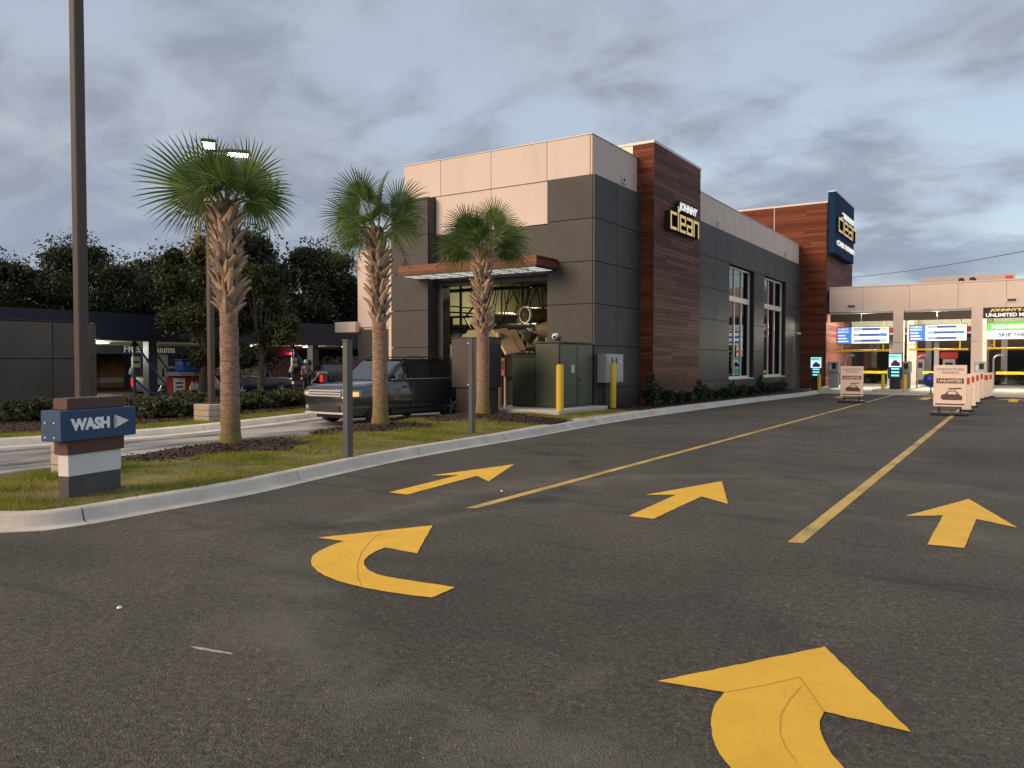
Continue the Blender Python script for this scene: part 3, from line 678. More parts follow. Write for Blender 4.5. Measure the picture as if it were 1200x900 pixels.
# windows
for (a, b) in (W1, W2):
    z0, z1 = WZ; f = MB(); d = .07
    fr = MB(); fr.box(WR-.04, WR+.06, a+.01, a+.01+d, z0+.03, z1-.03); fr.box(WR-.04, WR+.06, b-.01-d, b-.01, z0+.03, z1-.03)
    fr.box(WR-.04, WR+.06, a+.01+d, b-.01-d, z1-.03-d, z1-.03); fr.box(WR-.04, WR+.06, a+.01+d, b-.01-d, z0+.03, z0+.03+d+.03)
    w = fr.build('window', MT['alum'], bld)
    tr = MB(); tr.box(WR-.04, WR+.075, a+.085, b-.085, 4.53, 4.78); tr.build('transom', MT['alum'], w)
    ms = [a+(b-a)*.38, a+(b-a)*.66]
    for my_ in ms:
        for q0, q1 in ((z0+.135, 4.525), (4.785, z1-.105)):
            mb = MB(); mb.box(WR-.03, WR+.05, my_-.03, my_+.03, q0, q1); mb.build('mullion', MT['alum'], w)
    e = [a+.08]+ms+[b-.08]
    for y0, y1 in zip(e[:-1], e[1:]):
        for q0, q1 in ((z0+.135, 4.525), (4.785, z1-.105)):
            mb = MB(); mb.box(WR-.008, WR, y0+.031, y1-.031, q0, q1); mb.build('pane', MT['glass'], w)
    rv = MB(); rv.box(xi, XF-.004, b+.001, b+.03, z0, z1); rv.box(xi, XF-.004, a-.03, a-.001, z0, z1); rv.build('window_reveal', MT['dark'], bld)
    sl = MB(); sl.box(WR+.065, XF+.03, a+.01, b-.01, z0-.005, z0+.035); sl.build('window_sill', MT['alum'], w)
# wall washer lights near the wood tower
wl = thing('wall_light', 'small white twin wall light near the far end of the charcoal wall', 'wall light', (XF,49.6,3.4))
mb = MB(); mb.box(.003,.05,-.25,.25,-.05,.05); mb.build('back_plate', MT['white'], wl)
for s in (-.18,.18):
    mb = MB(); mb.tube([(.05,s,0),(.16,s,-.05)], [.05,.07], 10); mb.build('lamp_head', MT['white'], wl)
# wing at the left of the tunnel
YW = 24.3
wv = MB(); wv.box(-23.0,-19.4,YW+.07,34,0,6.2); wv.build('wing', MT['tan'], bld)
XWs = lambda px: atY(px,340,YW).x
for x0,x1,z0,z1,m in [(XWs(419),XWs(455),3.08,6.28,'tan'),(XWs(455),-19.5,.02,6.28,'tan'),(XWs(419),XWs(455),.02,3.0,'dark')]:
    panelY(YW, x0, x1, z0, z1, MT[m])
lg = MB(); lg.box(XWs(397), XWs(421), YW-.25, YW+2.2, atY(400,390,YW).z, atY(400,378,YW).z); lg.build('ledge', MT['tan'], bld, bevel=.01)
# jamb and door track of the tunnel mouth
c = MB(); c.box(-17.72,-17.42,YF+.12,YF+.55,0,4.49); c.build('door_jamb', MT['darkmetal'], bld)
c = MB(); c.box(-17.41,-13.04,YF+.16,YF+.55,4.36,4.48); c.build('door_header', MT['darkmetal'], bld)

# ---- entrance canopy: wood fascia, frosted panels in a dark grid
cx0, cx1, cy0, cy1, cz0, cz1 = -18.26, -12.65, 21.11, YF-.005, 4.67, 4.98
can = thing('entrance_canopy', 'flat wood-edged canopy with frosted panels over the tunnel mouth', 'canopy', ((cx0+cx1)/2, cy1, cz0), world=True)
for i in range(3):
    a = cz0+i*(cz1-cz0)/3; b = a+(cz1-cz0)/3-.004
    mb = MB(); mb.box(cx0, cx1, cy0, cy0+.03, a, b); mb.build('fascia_plank', MT['plankC'], can)
    mb = MB(); mb.box(cx1-.03, cx1, cy0+.032, cy1, a, b); mb.build('fascia_plank', MT['plankF'], can)
mb = MB(); mb.box(cx0, cx0+.03, cy0+.032, cy1-.33, cz0, cz1); mb.build('fascia_plank', MT['plankF'], can)
mb = MB(); n = 8
for k in range(n+1):
    x = cx0+.06+(cx1-cx0-.12)*k/n; mb.box(x-.035, x+.035, cy0+.035, cy1-.02, cz0-.056, cz0+.03)
for y in (cy0+.05, cy0+.48, cy0+.9, cy1-.04): mb.box(cx0+.03, cx1-.031, y-.03, y+.03, cz0-.055, cz0+.025)
mb.build('grid_frame', MT['darkmetal'], can)
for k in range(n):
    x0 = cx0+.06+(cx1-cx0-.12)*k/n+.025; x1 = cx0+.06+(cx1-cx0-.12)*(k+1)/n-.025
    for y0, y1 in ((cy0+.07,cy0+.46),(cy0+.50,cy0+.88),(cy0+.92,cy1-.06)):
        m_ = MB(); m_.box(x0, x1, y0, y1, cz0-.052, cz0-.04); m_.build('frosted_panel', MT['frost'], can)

# ---- wood clad towers
def planks(par, face, c, u0, u1, z0, z1, n, m, seed, cuts=(1.6,3.0), t=.03):
    rnd = random.Random(seed); dz = (z1-z0)/n; cnt = 0
    for i in range(n):
        a = z0+i*dz; u = u0; first = True
        while u < u1-1e-4:
            L_ = rnd.uniform(*cuts)
            if first: L_ *= rnd.uniform(.3, 1); first = False
            v = min(u1, u+L_)
            if u1-v < .5: v = u1
            mb = MB(); pr = rnd.uniform(0, .006)
            if face == 'x': mb.box(c-t, c+pr, u+.002, v-.002, a+.004, a+dz-.004)
            else: mb.box(u+.002, v-.002, c-pr, c+t, a+.004, a+dz-.004)
            mb.build('plank', m, par); cnt += 1; u = v
    return cnt
T1 = (26.05, 30.85); TX = -10.82
tw = thing('wood_tower', 'tall wood-clad tower between charcoal walls carrying the gold sign', 'tower', (TX, T1[0], 0), world=True)
mb = MB(); mb.box(-12.6, TX-.035, T1[0]+.035, T1[1], 0, 9.30); mb.build('tower_core', MT['core'], tw)
planks(tw, 'x', TX, T1[0]+.03, T1[1], .05, 9.30, 66, MT['plankF'], 5, (1.8,3.6))
planks(tw, 'y', T1[0], -11.60, TX-.035, .05, 9.30, 66, MT['plankL'], 6, (3,4))
mb = MB(); mb.box(TX-.03, TX+.012, T1[0]-.012, T1[0]+.026, .03, 9.30); mb.build('corner_trim', MT['plankF'], tw)
mb = MB(); mb.box(-12.6, TX+.03, T1[0]-.03, T1[1]+.02, 9.305, 9.41); mb.build('coping', MT['cap'], tw, bevel=.01)
mb = MB(); mb.box(-12.6, -11.62, T1[0]-.01, T1[0]+.03, 8.9, 9.30); mb.build('tower_return', MT['cap'], tw)
T2 = (50.7, 59.4); T2X = -9.86
tw2 = thing('wood_tower', 'far broad wood-clad tower at the pay lanes carrying a blue sign', 'tower', (T2X, T2[0], 0), world=True)
mb = MB(); mb.box(-16.4, T2X-.04, T2[0]+.04, T2[1], 0, 11.25); mb.build('tower_core', MT['core'], tw2)
planks(tw2, 'y', T2[0], -16.4, T2X-.04, 0.05, 11.26, 64, MT['plankL'], 8, (2.2,4.5))
planks(tw2, 'x', T2X, T2[0]+.03, T2[1], 0.05, 11.26, 64, MT['plankF'], 9, (9,9.5))
mb = MB(); mb.box(-16.4, T2X+.03, T2[0]-.03, T2[1]+.02, 11.265, 11.38); mb.build('coping', MT['cap'], tw2, bevel=.01)
mb = MB(); mb.box(-13.02,-12.98,T2[0]-.02,T2[0]-.001,8.9,11.26); mb.build('expansion_joint', MT['cap'], tw2)
# ================================================================== signs on the towers
def word_clean(par, O, U, V, w, h, s, depth, face, side):
    """squared lower-case lettering: deep black cans with a coloured face"""
    O, U, V = Vector(O), Vector(U), Vector(V); N = U.cross(V); cw = w/4.72; gp = cw*.18
    def strokes(ch):
        c_ = cw
        if ch == 'c': return [(0,0,s,h),(s,0,c_,s),(s,h-s,c_,h)], c_
        if ch == 'l': return [(0,0,s,h*1.42)], s
        if ch == 'e': return [(0,0,s,h),(s,0,c_,s),(s,h-s,c_,h),(c_-s,h*.5-s*.5,c_,h-s),(s,h*.5-s*.5,c_-s,h*.5+s*.5)], c_
        if ch == 'a': return [(c_-s,0,c_,h),(0,h-s,c_-s,h),(0,0,s,h*.5+s*.5),(s,0,c_-s,s),(s,h*.5-s*.5,c_-s,h*.5+s*.5)], c_
        if ch == 'n': return [(0,0,s,h),(s,h-s,c_-s,h),(c_-s,0,c_,h)], c_
    x = 0
    for ch in 'clean':
        st, adv = strokes(ch); a = MB(); b = MB()
        for (u0,v0,u1,v1) in st:
            a.frame(O+U*x, U, V, N, u0, u1, v0, v1, depth-.012, depth); b.frame(O+U*x, U, V, N, u0-.012, u1+.012, v0-.012, v1+.012, 0, depth-.014)
        o = b.build('letter', side, par); a.build('letter_face', face, o); x += adv+gp
def tower_sign(name, label, par_loc, X, y0, y1, zc0, zc1, zj0, zj1, yj0):
    t = thing(name, label, 'sign', par_loc, world=True); U, V = Vector((0,1,0)), Vector((0,0,1))
    word_clean(t, (X+.05, y0, zc0), U, V, y1-y0, zc1-zc0, (zc1-zc0)*.155, .17, MT['gold'], MT['black'])
    bk = text_fit('word_backing', 'JOHNNY', (X+.05, yj0-.06, zj0-.05), U, V, y1-yj0+.1, zj1-zj0+.1, MT['black'], t, .12, .07, .25)
    text_fit('word_johnny', 'JOHNNY', (X+.175, yj0, zj0), U, V, y1-yj0, zj1-zj0, MT['whiteletter'], t, .02, .04, .25)
    bp = MB(); bp.prism([(y0-.06,zc0-.05),(y1+.04,zc0-.05),(y1+.04,zc1+.05),(y0+.3,zc1+.08),(y0-.06,zc1+.02)], (X+.005,0,0), (0,1,0), (0,0,1), (1,0,0), .03)
    bp.build('backing_plate', MT['black'], t)
    return t
P = lambda x, y: atX(x, y, TX+.15)
tower_sign('tower_sign', 'gold and white sign with squared letters on the nearer wood tower', (TX, 28.4, 6.4), TX,
           P(784,250).y, P(816.4,250).y, 6.46, 7.10, 7.20, 7.58, P(794.6,245).y)
sx0, sx1, sy0, sy1 = -9.855+.002, -9.42, 50.82, 57.2
sb = thing('sign_box', 'navy blue sign box projecting from top of far wood tower', 'sign', (sx0, 54, 8.2), world=True)
mb = MB(); mb.box(sx0, sx1, sy0, sy1, 8.22, 11.92); mb.build('sign_cabinet', MT['towerblue'], sb, bevel=.02)
mb = MB(); mb.box(sx0, sx1+.02, sy0-.02, sy1+.02, 11.925, 12.0); mb.build('sign_cap', MT['cap'], sb)
Q = lambda x, y: atX(x, y, sx1+.1)
yl, yr = Q(982.7,254).y, sy1-.15
zc = Q(983,263).z
word_clean(sb, (sx1+.005, yl, zc-.42), (0,1,0), (0,0,1), yr-yl, .86, .13, .13, MT['gold'], MT['black'])
text_fit('word_johnny', 'JOHNNY', (sx1+.005, yl+1.35, zc+.56), (0,1,0), (0,0,1), yr-yl-1.35, .42, MT['whiteletter'], sb, .08, .05, .25)
text_fit('word_car_wash', 'CAR WASH', (sx1+.005, yl, Q(983,287).z), (0,1,0), (0,0,1), yr-yl, .32, MT['whiteletter'], sb, .06, .03)

# ================================================================== pay canopy
YPAY = 51.0
pay = thing('pay_canopy', 'long tan flat-roofed canopy over the pay lanes', 'canopy', (-1.9, YPAY, 0), world=True)
fz0, fz1 = 4.66, 6.10
fx = [-9.75,-5.9-1.95,-5.35,-2.9,-.6,2.0,4.3,6.8,9.3]
for x0, x1 in zip(fx[:-1], fx[1:]):
    mb = MB(); mb.box(x0+.008, x1-.008, YPAY, YPAY+.06, fz0, fz1); mb.build('fascia_panel', MT['tan'], pay)
mb = MB(); mb.box(-9.72, 9.3, YPAY+.065, 59.0, fz0+.5, fz1-.06); mb.build('roof', MT['tan'], pay)
mb = MB(); mb.box(-9.75, 9.35, YPAY-.04, YPAY+.12, fz1+.002, fz1+.07); mb.build('coping', MT['cap'], pay)
COLX = [-5.92, -1.96, 2.0, 6.0]
ceilm = mat('pay_soffit', (.42,.43,.33), .6)
mb = MB(); mb.box(-9.72, 9.3, YPAY+.07, 58.9, fz0-.12, fz0-.02); mb.build('soffit', ceilm, pay)
mb = MB(); mb.box(-9.72, 9.3, 58.6, 58.9, 3.95, fz0-.125); mb.build('rear_beam', ceilm, pay)
for x in COLX:
    for y, m_ in ((YPAY-.03, 'tan'), (57.9, 'tan')):
        k = MB(); k.box(x-.275, x+.275, y, y+.55, .02, 2.78); k.box(x-.275, x+.275, y, y+.55, 2.80, fz0-.13 if y > 52 else fz0-.005)
        k.build('column', MT[m_], pay, bevel=.008)
for a, b in zip([-9.7]+[x+.28 for x in COLX], [x-.28 for x in COLX]+[9.2]):
    k = MB(); k.box(a, (a+b)/2-.01, YPAY+.14, YPAY+.22, 4.06, fz0-.13); k.box((a+b)/2+.01, b, YPAY+.14, YPAY+.22, 4.06, fz0-.13); k.build('header', mat('header_brown', (.075,.055,.042), .6), pay)
for x, z in [(-8.5,4.98),(-2.35+2.0,5.02)]:
    s = MB(); s.box(x-.3,x+.3,YPAY-.03,YPAY-.002,z-.14,z+.14); o = s.build('scupper', MT['cap'], pay)
    s = MB(); s.box(x-.2,x+.2,YPAY-.045,YPAY-.031,z-.07,z+.07); s.build('scupper_flap', MT['polebrown'], o)
lampglow = emit_mat('canopy_lamp', (1,.96,.86), 12)
def area(name, loc, size, power, colr, par=None, rot=(0,0,0), spread=None):
    l = bpy.data.lights.new(name, 'POINT' if spread == 'point' else 'AREA')
    if spread == 'point': l.shadow_soft_size = size; spread = None
    else: l.shape = 'DISK'; l.size = size
    pass; l.energy = power; l.color = colr
    if spread: l.spread = spread
    o = bpy.data.objects.new(name, l); col.objects.link(o); o.location = loc; o.rotation_euler = rot
    if par: o.parent = par
    return o
for px, Y in [((1015,381),53.0),((1100,382),53.0),((1190,379),53.0)]:
    p = atY(*px, Y); x = p.x
    d = thing('canopy_downlight', {1015:'round lit downlight above the lane beside the wood tower',1100:'round lit downlight above the middle pay lane',1190:'round lit downlight above the lane with the green sign'}[px[0]], 'light', (x, Y, fz0-.121), group='lit downlights under the pay canopy')
    mb = MB(); mb.lathe([(.28,-.10),(.30,-.06),(.30,-.001)], 20); mb.build('housing', MT['white'], d)
    mb = MB(); mb.lathe([(.24,-.16),(.27,-.13),(.27,-.102)], 20); mb.build('lens', lampglow, d)
    area('downlight_lamp', (0,0,-.45), .2, 420, (1,.92,.76), d, spread='point')

# ---- lit menu boards hung in the lanes, with yellow clearance bars below
scrW = emit_mat('screen_white', (.82,.90,1.0), .62); scrB = emit_mat('screen_blue', (.05,.17,.48), .8); scrD = emit_mat('screen_dark_blue', (.035,.08,.22), .8)
scrO = emit_mat('screen_orange', (.95,.42,.12), .9); scrG = emit_mat('screen_green', (.10,.50,.06), 1.0); scrGy = emit_mat('screen_grey_green', (.35,.5,.35), .7)
scrN = emit_mat('screen_navy', (.008,.02,.045), .6); scrC = emit_mat('screen_cyan', (.25,.85,.75), .75)
U0, V0, N0 = Vector((1,0,0)), Vector((0,0,1)), Vector((0,-1,0))
def flat(par, name, O, u0, u1, v0, v1, d0, d1, m):
    mb = MB(); mb.frame(O, U0, V0, N0, u0, u1, v0, v1, d0, d1); return mb.build(name, m, par)
def menu(label, x0, x1, z0, z1, Y, kind, bar=True):
    t = thing('menu_board', label, 'menu board', ((x0+x1)/2, Y, z0), world=True, group='lit boards hung in the pay lanes'); O = (x0, Y, z0); w, h = x1-x0, z1-z0
    flat(t, 'cabinet', O, 0, w, 0, h, -.14, 0, MT['darkmetal'])
    for u in (.3, w-.3): 
        mb = MB(); mb.tube([(x0+u, Y+.07, z1), (x0+u, Y+.07, fz0-.12)], .025, 8); mb.build('hanger', MT['darkmetal'], t)
    if kind == 'menu':
        flat(t, 'screen', O, .03, w*.29, .03, h-.03, .001, .006, scrB); s = flat(t, 'screen', O, w*.29, w-.03, .03, h-.03, .001, .006, scrW)
        text_fit('heading', 'UNLIMITED', (x0+.06, Y-.008, z0+h*.80), U0, V0, w*.21, h*.12, MT['whiteletter'], t, .003, .03)
        text_fit('heading', 'MEMBERS', (x0+.06, Y-.008, z0+h*.64), U0, V0, w*.21, h*.12, MT['whiteletter'], t, .003, .03)
        for k in range(3): flat(t, 'text_line', O, .08, w*(.17+.03*k), h*(.46-.17*k), h*(.53-.17*k), .007, .009, scrW)
        for k, wd in enumerate(('PREMIUM','SHINE','PROTECT')):
            v = h*(.78-.33*k)
            flat(t, 'row_band', O, w*.33, w*.82, v, v+h*.13, .007, .009, scrD)
            text_fit('row_word', wd, (x0+w*.335, Y-.010, z0+v+h*.015), U0, V0, w*(.15 if k != 1 else .10), h*.10, MT['whiteletter'], t, .003, .02)
            flat(t, 'price_tag', O, w*.823, w*.95, v-.01, v+h*.15, .007, .010, (scrO, scrB, scrGy)[k])
    else:
        flat(t, 'screen', O, .02, w-.02, .02, h*.52, .001, .006, scrW); flat(t, 'screen', O, .02, w-.02, h*.52, h-.02, .001, .006, scrG)
        text_fit('heading', 'MEMBERS', (x0+.22, Y-.008, z0+h*.62), U0, V0, 1.75, h*.24, MT['whiteletter'], t, .003, .04)
        text_fit('row_word', 'SKIP THE LINE', (x0+.55, Y-.008, z0+h*.15), U0, V0, 1.95, h*.24, mat('grey_print', (.06,.07,.08), .6), t, .004, .03)
    return t
def clearance(label, x0, x1, z, Y, zt):
    t = thing('clearance_bar', label, 'clearance bar', ((x0+x1)/2, Y, z), world=True, group='yellow clearance bars in the pay lanes')
    mb = MB(); mb.tube([(x0, Y, z), (x1, Y, z)], .055, 10); mb.build('bar', MT['yellow'], t, smooth=True)
    for x in (x0+.35, x1-.4):
        mb = MB(); mb.tube([(x, Y, z+.06), (x, Y, zt)], .04, 8); mb.build('hanger', MT['yellow'], t)
def gate(label, x0, x1, z, Y):
    t = thing('barrier_arm', label, 'barrier arm', (x0, Y, 0), world=True, group='yellow barrier arms across the pay lanes')
    mb = MB(); mb.box(x0, x1, Y-.02, Y+.02, z-.09, z+.09); mb.build('arm', MT['yellow'], t, bevel=.01)
    mb = MB(); mb.box(x1, x1+.30, Y-.2, Y+.2, .025, 1.15); mb.build('cabinet', MT['grey'], t, bevel=.02)
menu('blue and white lit menu board in the lane beside wood tower', -9.33, -6.40, 2.72, 3.76, 51.15, 'menu')
menu('blue and white lit menu board in the middle pay lane', -5.37, -2.44, 2.83, 3.80, 51.15, 'menu')
menu('green and white lit board in the rightmost lane in view', -1.48, 1.65, 2.88, 3.83, 51.15, 'members')
clearance('yellow clearance bar under menu board beside wood tower', -9.40, -6.34, 2.32, 51.15, 2.715)
clearance('yellow clearance bar under menu board of middle pay lane', -5.35, -2.38, 2.36, 51.15, 2.825)
clearance('yellow clearance bar under the green and white board', -1.48, 1.65, 2.40, 51.15, 2.875)
for lab, pa, pb, Y in [('yellow barrier arm behind the black kiosk of the first lane', 1008, 1040, 57), ('yellow barrier arm behind the blue ball in the middle lane', 1081, 1127, 57), ('yellow barrier arm in the lane with the green board', 1167, 1215, 57)]:
    gate(lab, atY(pa,437,Y).x, atY(pb,437,Y).x, .96, Y)
hd = thing('header_sign', 'dark header sign with gold and white lettering over third lane', 'sign', (-1.6, YPAY, 4.1), world=True)
flat(hd, 'panel', (-1.66, YPAY+.06, 4.08), 0, 3.36, 0, .56, -.03, 0, mat('header_sign_black', (.012,.010,.009), .5))
text_fit('gold_word', "JOHNNY'S F", (-1.38, YPAY+.055, 4.38), U0, V0, 1.75, .20, MT['gold'], hd, .015, .04, .25)
text_fit('white_word', 'UNLIMITED MEMBERS', (-1.55, YPAY+.055, 4.13), U0, V0, 2.75, .20, MT['whiteletter'], hd, .015, .03)

# ---- islands, kiosks, pay stations, bollards
for x, lab in zip(COLX+[-9.6], ['','','','','']):
    w = .75 if x > -9 else .35
    g = MB(); y0 = 46.6
    g.box(x-w, x+w, y0, 58.4, .0, .15); tag(g.build('traffic_island', MT['apron'], bevel=.03), kind='structure')
def bollard(label, x, y, z0, h, r, grp):
    t = MB(); t.lathe([(r,0),(r,h-.05),(r*.92,h-.018),(r*.6,h-.003),(.01,h)], 16)
    o = t.build('bollard', MT['yellow'], smooth=True); o.location = (x, y, z0); return tag(o, label, 'bollard', grp)
bollard('tall yellow bollard in grass before the green transformer', -10.79, 19.29, .08, 1.50, .105, 'tall yellow bollards guarding the utility boxes')
bollard('tall yellow bollard in front of the grey meter box', -10.93, 23.15-.12, .08, 1.53, .10, 'tall yellow bollards guarding the utility boxes')
for px, Y, lab in [(960,45.3,'short yellow bollard beside the lit kiosk at the wood tower'), (1035,46.9,'short yellow bollard left of the black kiosk'), (1061,46.9,'short yellow bollard right of the black kiosk')]:
    p = atY(px, 440, Y); bollard(lab, p.x, Y, .02, .95, .09, 'short yellow bollards at the kiosks')
def kiosk(label, px0, px1, Y, z0, z1, zb):
    x0, x1 = atY(px0,430,Y).x, atY(px1,430,Y).x; w = x1-x0; h = z1-z0
    t = thing('digital_kiosk', label, 'kiosk', ((x0+x1)/2, Y, zb), world=True, group='lit digital kiosks')
    O = (x0, Y, z0)
    flat(t, 'housing', O, 0, w, 0, h, -.16, 0, MT['darkmetal']); flat(t, 'pedestal', O, w*.12, w*.88, zb-z0, -.003, -.14, -.03, MT['darkmetal'])
    flat(t, 'screen', O, .05, w-.05, .06, h*.46, .001, .006, scrN); flat(t, 'screen', O, .05, w-.05, h*.46, h*.78, .001, .006, scrW); flat(t, 'screen', O, .05, w-.05, h*.78, h-.05, .001, .006, scrC)
    text_fit('heading', 'MEMBERS', (x0+.09, Y-.008, z0+h*.82), U0, V0, w-.18, h*.11, MT['white'], t, .003, .03)
    for k in range(3): flat(t, 'text_line', O, w*.24, w*.78, h*(.36-.13*k), h*(.42-.13*k), .007, .009, scrC)
    cr = MB(); n = 7
    pts = [(.22,.50),(.80,.50),(.86,.56),(.80,.64),(.68,.66),(.60,.73),(.40,.73),(.32,.65),(.22,.62)]
    cr.prism([(a*w, b*h) for a, b in pts], Vector(O)+N0*.007, U0, V0, N0, .003); cr.build('car_picture', scrN, t)
kiosk('lit digital kiosk standing against far wood tower', 949, 963.5, 45.6, .78, 1.95, .10)
kiosk('lit black digital kiosk in front of first tan column', 1040.5, 1057.5, 47.6, .72, 2.12, .02)
def paystation(label, px, Y):
    x = atY(px, 440, Y).x
    t = thing('pay_station', label, 'pay station', (x, Y, .15), group='grey pay stations in the lanes')
    mb = MB(); mb.box(-.28,.22,-.2,.2,.0,.85); mb.build('pedestal', MT['grey'], t, bevel=.02)
    mb = MB(); mb.box(-.33,.27,-.26,.2,.86,1.52); mb.build('head', MT['steel'], t, bevel=.03)
    mb = MB(); mb.box(-.10,.12,-.268,-.262,1.10,1.42); mb.build('screen', MT['black'], t)
    mb = MB(); mb.box(-.26,-.14,-.268,-.262,1.05,1.3); mb.build('keypad', MT['white'], t)
    t2 = MB(); t2.tube([(.55,0,0),(.55,0,1.55),(.57,0,1.72),(.66,0,1.82),(.80,0,1.86)], .045, 8); t2.build('camera_mast', MT['steel'], t, smooth=True)
    t2 = MB(); t2.box(.72,1.05,-.10,.10,1.80,1.92); t2.build('camera_head', MT['grey'], t, bevel=.02)
    return t
paystation('grey pay station with camera mast next to wood tower', 978, 48.4)
paystation('grey pay station with camera mast behind black kiosk', 1062, 49.4)
paystation('grey pay station with camera mast beside the second tan column', 1150, 49.4)

# ---- sandwich boards, delineators, ball
pink = mat('board_print_pink', (.76,.60,.50), .7, var=.04, vscale=5); ink = mat('board_print_ink', (.10,.06,.05), .7)
def sandwich(label, x, y, w, h):
    t = thing('sandwich_board', label, 'sign', (x, y, 0), group='pink sandwich boards on the lane lines')
    mb = MB(); mb.box(-w*.56,w*.56,-.30,.30,.02,.10); mb.build('base', MT['darkmetal'], t, bevel=.02)
    for sx in (-1, 1):
        for sy in (-1, 1): mb = MB(); mb.lathe([(.045,.0),(.05,.01),(.05,.035),(.045,.045)], 10, (sx*w*.5, sy*.24, 0)); mb.build('caster', MT['black'], t)
        mb = MB(); mb.tube([(sx*w*.32,0,.1),(sx*w*.32,0,.27)], .03, 8); mb.build('spring_post', MT['black'], t)
    mb = MB(); mb.box(-w/2,w/2,-.025,.025,.27,.27+h); mb.build('board', pink, t, bevel=.01)
    z = .27
    O = Vector((-w/2,-.026,z))
    def f(nm, u0,u1,v0,v1,m): m_ = MB(); m_.frame(O, U0, V0, N0, u0*w,u1*w,v0*h,v1*h,.001,.004); m_.build(nm, m, t)
    text_fit('heading', 'CONTACTLESS', O+U0*w*.10+V0*h*.87+N0*.001, U0, V0, w*.8, h*.055, ink, t, .003)
    text_fit('heading', 'WASHING', O+U0*w*.24+V0*h*.79+N0*.001, U0, V0, w*.52, h*.055, ink, t, .003)
    f('text_band', .09,.91,.56,.68,ink)
    text_fit('band_word', 'UNLIMITED', O+U0*w*.14+V0*h*.585+N0*.005, U0, V0, w*.72, h*.07, pink, t, .003, .03)
    m_ = MB(); m_.prism([(a*w,b*h) for a,b in [(.22,.20),(.30,.16),(.86,.16),(.88,.24),(.78,.30),(.66,.39),(.44,.38),(.36,.31),(.24,.28)]], O+N0*.001, U0, V0, N0, .003); m_.build('car_picture', ink, t)
    m_ = MB(); m_.prism([(a*w,b*h) for a,b in [(.45,.36),(.64,.37),(.72,.30),(.44,.30)]], O+N0*.005, U0, V0, N0, .003); m_.build('car_window', pink, t)
    m_ = MB(); m_.prism([(a*w,b*h) for a,b in [(.40,.44),(.82,.46),(.86,.43),(.5,.41)]], O+N0*.001, U0, V0, N0, .003); m_.build('car_picture', ink, t)
    f('text_band', .06,.94,.04,.075,ink)
    return t
p = (atZ(986,472)+atZ(1010,472))/2
sandwich('pink sandwich board standing on the lane line nearer the wood tower', p.x, p.y, .86, 1.20)
p = (atZ(1097,487)+atZ(1128,487))/2
sandwich('larger pink sandwich board heading the row of delineators', p.x, p.y+.1, .90, 1.28)
red = mat('reflector_red', (.45,.03,.025), .4)
def delineator(label, x, y, h=1.12):
    t = thing('delineator', label, 'delineator', (x, y, 0), group='white delineator panels with red reflectors')
    mb = MB(); mb.box(-.20,.20,-.18,.18,.008,.06); mb.build('base', MT['black'], t, bevel=.01)
    mb = MB(); mb.box(-.135,.135,-.02,.02,.06,h); mb.build('panel', mat('panel_cream', (.74,.62,.52), .6) if 'panel_cream' not in bpy.data.materials else bpy.data.materials['panel_cream'], t, bevel=.01)
    mb = MB(); mb.box(-.075,.075,-.026,-.021,h-.32,h-.10); mb.build('reflector', red, t)
for k, (y, lab) in enumerate([(30.2,'white delineator with red reflector, first behind the larger sandwich board'),(33.0,'white delineator with red reflector, second behind the larger sandwich board'),(36.2,'white delineator with red reflector, third behind the larger sandwich board'),(40.0,'white delineator with red reflector, farthest of row behind sandwich board')]):
    delineator(lab, -1.42+.02*k, y, 1.22)
for k, (px, Y, lab) in enumerate([(1155.5,41.5,'left one of the white delineator pair right of second column'),(1160,43.0,'right one of the white delineator pair right of second column')]):
    delineator(lab, atY(px,440,Y).x, Y, 1.15)
bp_ = atY(1091,443,44.5)
bl = thing('blue_ball', 'royal blue ball on a thin stem beside the delineators', 'ball', (bp_.x, 44.5, .02))
mb = MB(); r_ = .36; mb.lathe([(r_*math.sin(a), .72-r_*math.cos(a)) for a in [i*math.pi/14 for i in range(15)]], 24); mb.build('ball', mat('ball_blue', (.015,.045,.28), .35), bl, smooth='all')
mb = MB(); mb.lathe([(.16,0),(.15,.03),(.03,.05),(.03,.38)], 14); mb.build('stand', MT['darkmetal'], bl)

# ================================================================== WASH monument sign
A = atZ(81,585,.14); Bv = atZ(142,573.5,.14); su = (Bv-A); su.z = 0; L_ = su.length; su.normalize(); sn = Vector((su.y,-su.x,0)); sn = -sn if sn.x < 0 else sn
ws = thing('wash_sign', 'low monument sign reading WASH with white arrow on blue box', 'sign', (A.x, A.y, .10), world=True)
A.z = 0; V_ = Vector((0,0,1))
def blk(name, u0, u1, n0, n1, z0, z1, m, bev=.006, par=ws): mb = MB(); mb.frame(A, su, V_, sn, u0, u1, z0, z1, n0, n1); return mb.build(name, m, par, bevel=bev)
D = -.15
blk('base_block', 0, L_, D, 0, .10, .358, MT['signgrey'])
blk('mortar_joint', .012, L_-.012, D+.012, -.012, .358, .384, MT['signgrey'], 0)
blk('white_block', -.004, L_+.004, D-.004, .004, .384, .628, MT['signwhite'])
blk('brown_band', -.03, L_+.03, D-.03, .03, .629, .790, MT['signbrown'])
bx_ = blk('blue_box', -.17, .85, -.20, .10, .785, 1.122, MT['signblue'], .008)
blk('brown_cap', -.03, L_+.04, D-.03, .03, 1.123, 1.25, MT['signbrown'])
text_fit('wash_lettering', 'WASH', A+su*(-.055)+sn*.101+V_*.895, su, V_,   .515, .135, mat('sign_letter_white', (.93,.93,.92), .5), bx_, .006, .055)
mb = MB(); arc = [(.520+.045*math.cos(t), .963+.082*math.sin(t)) for t in np.linspace(-math.pi/2, math.pi/2, 9)]
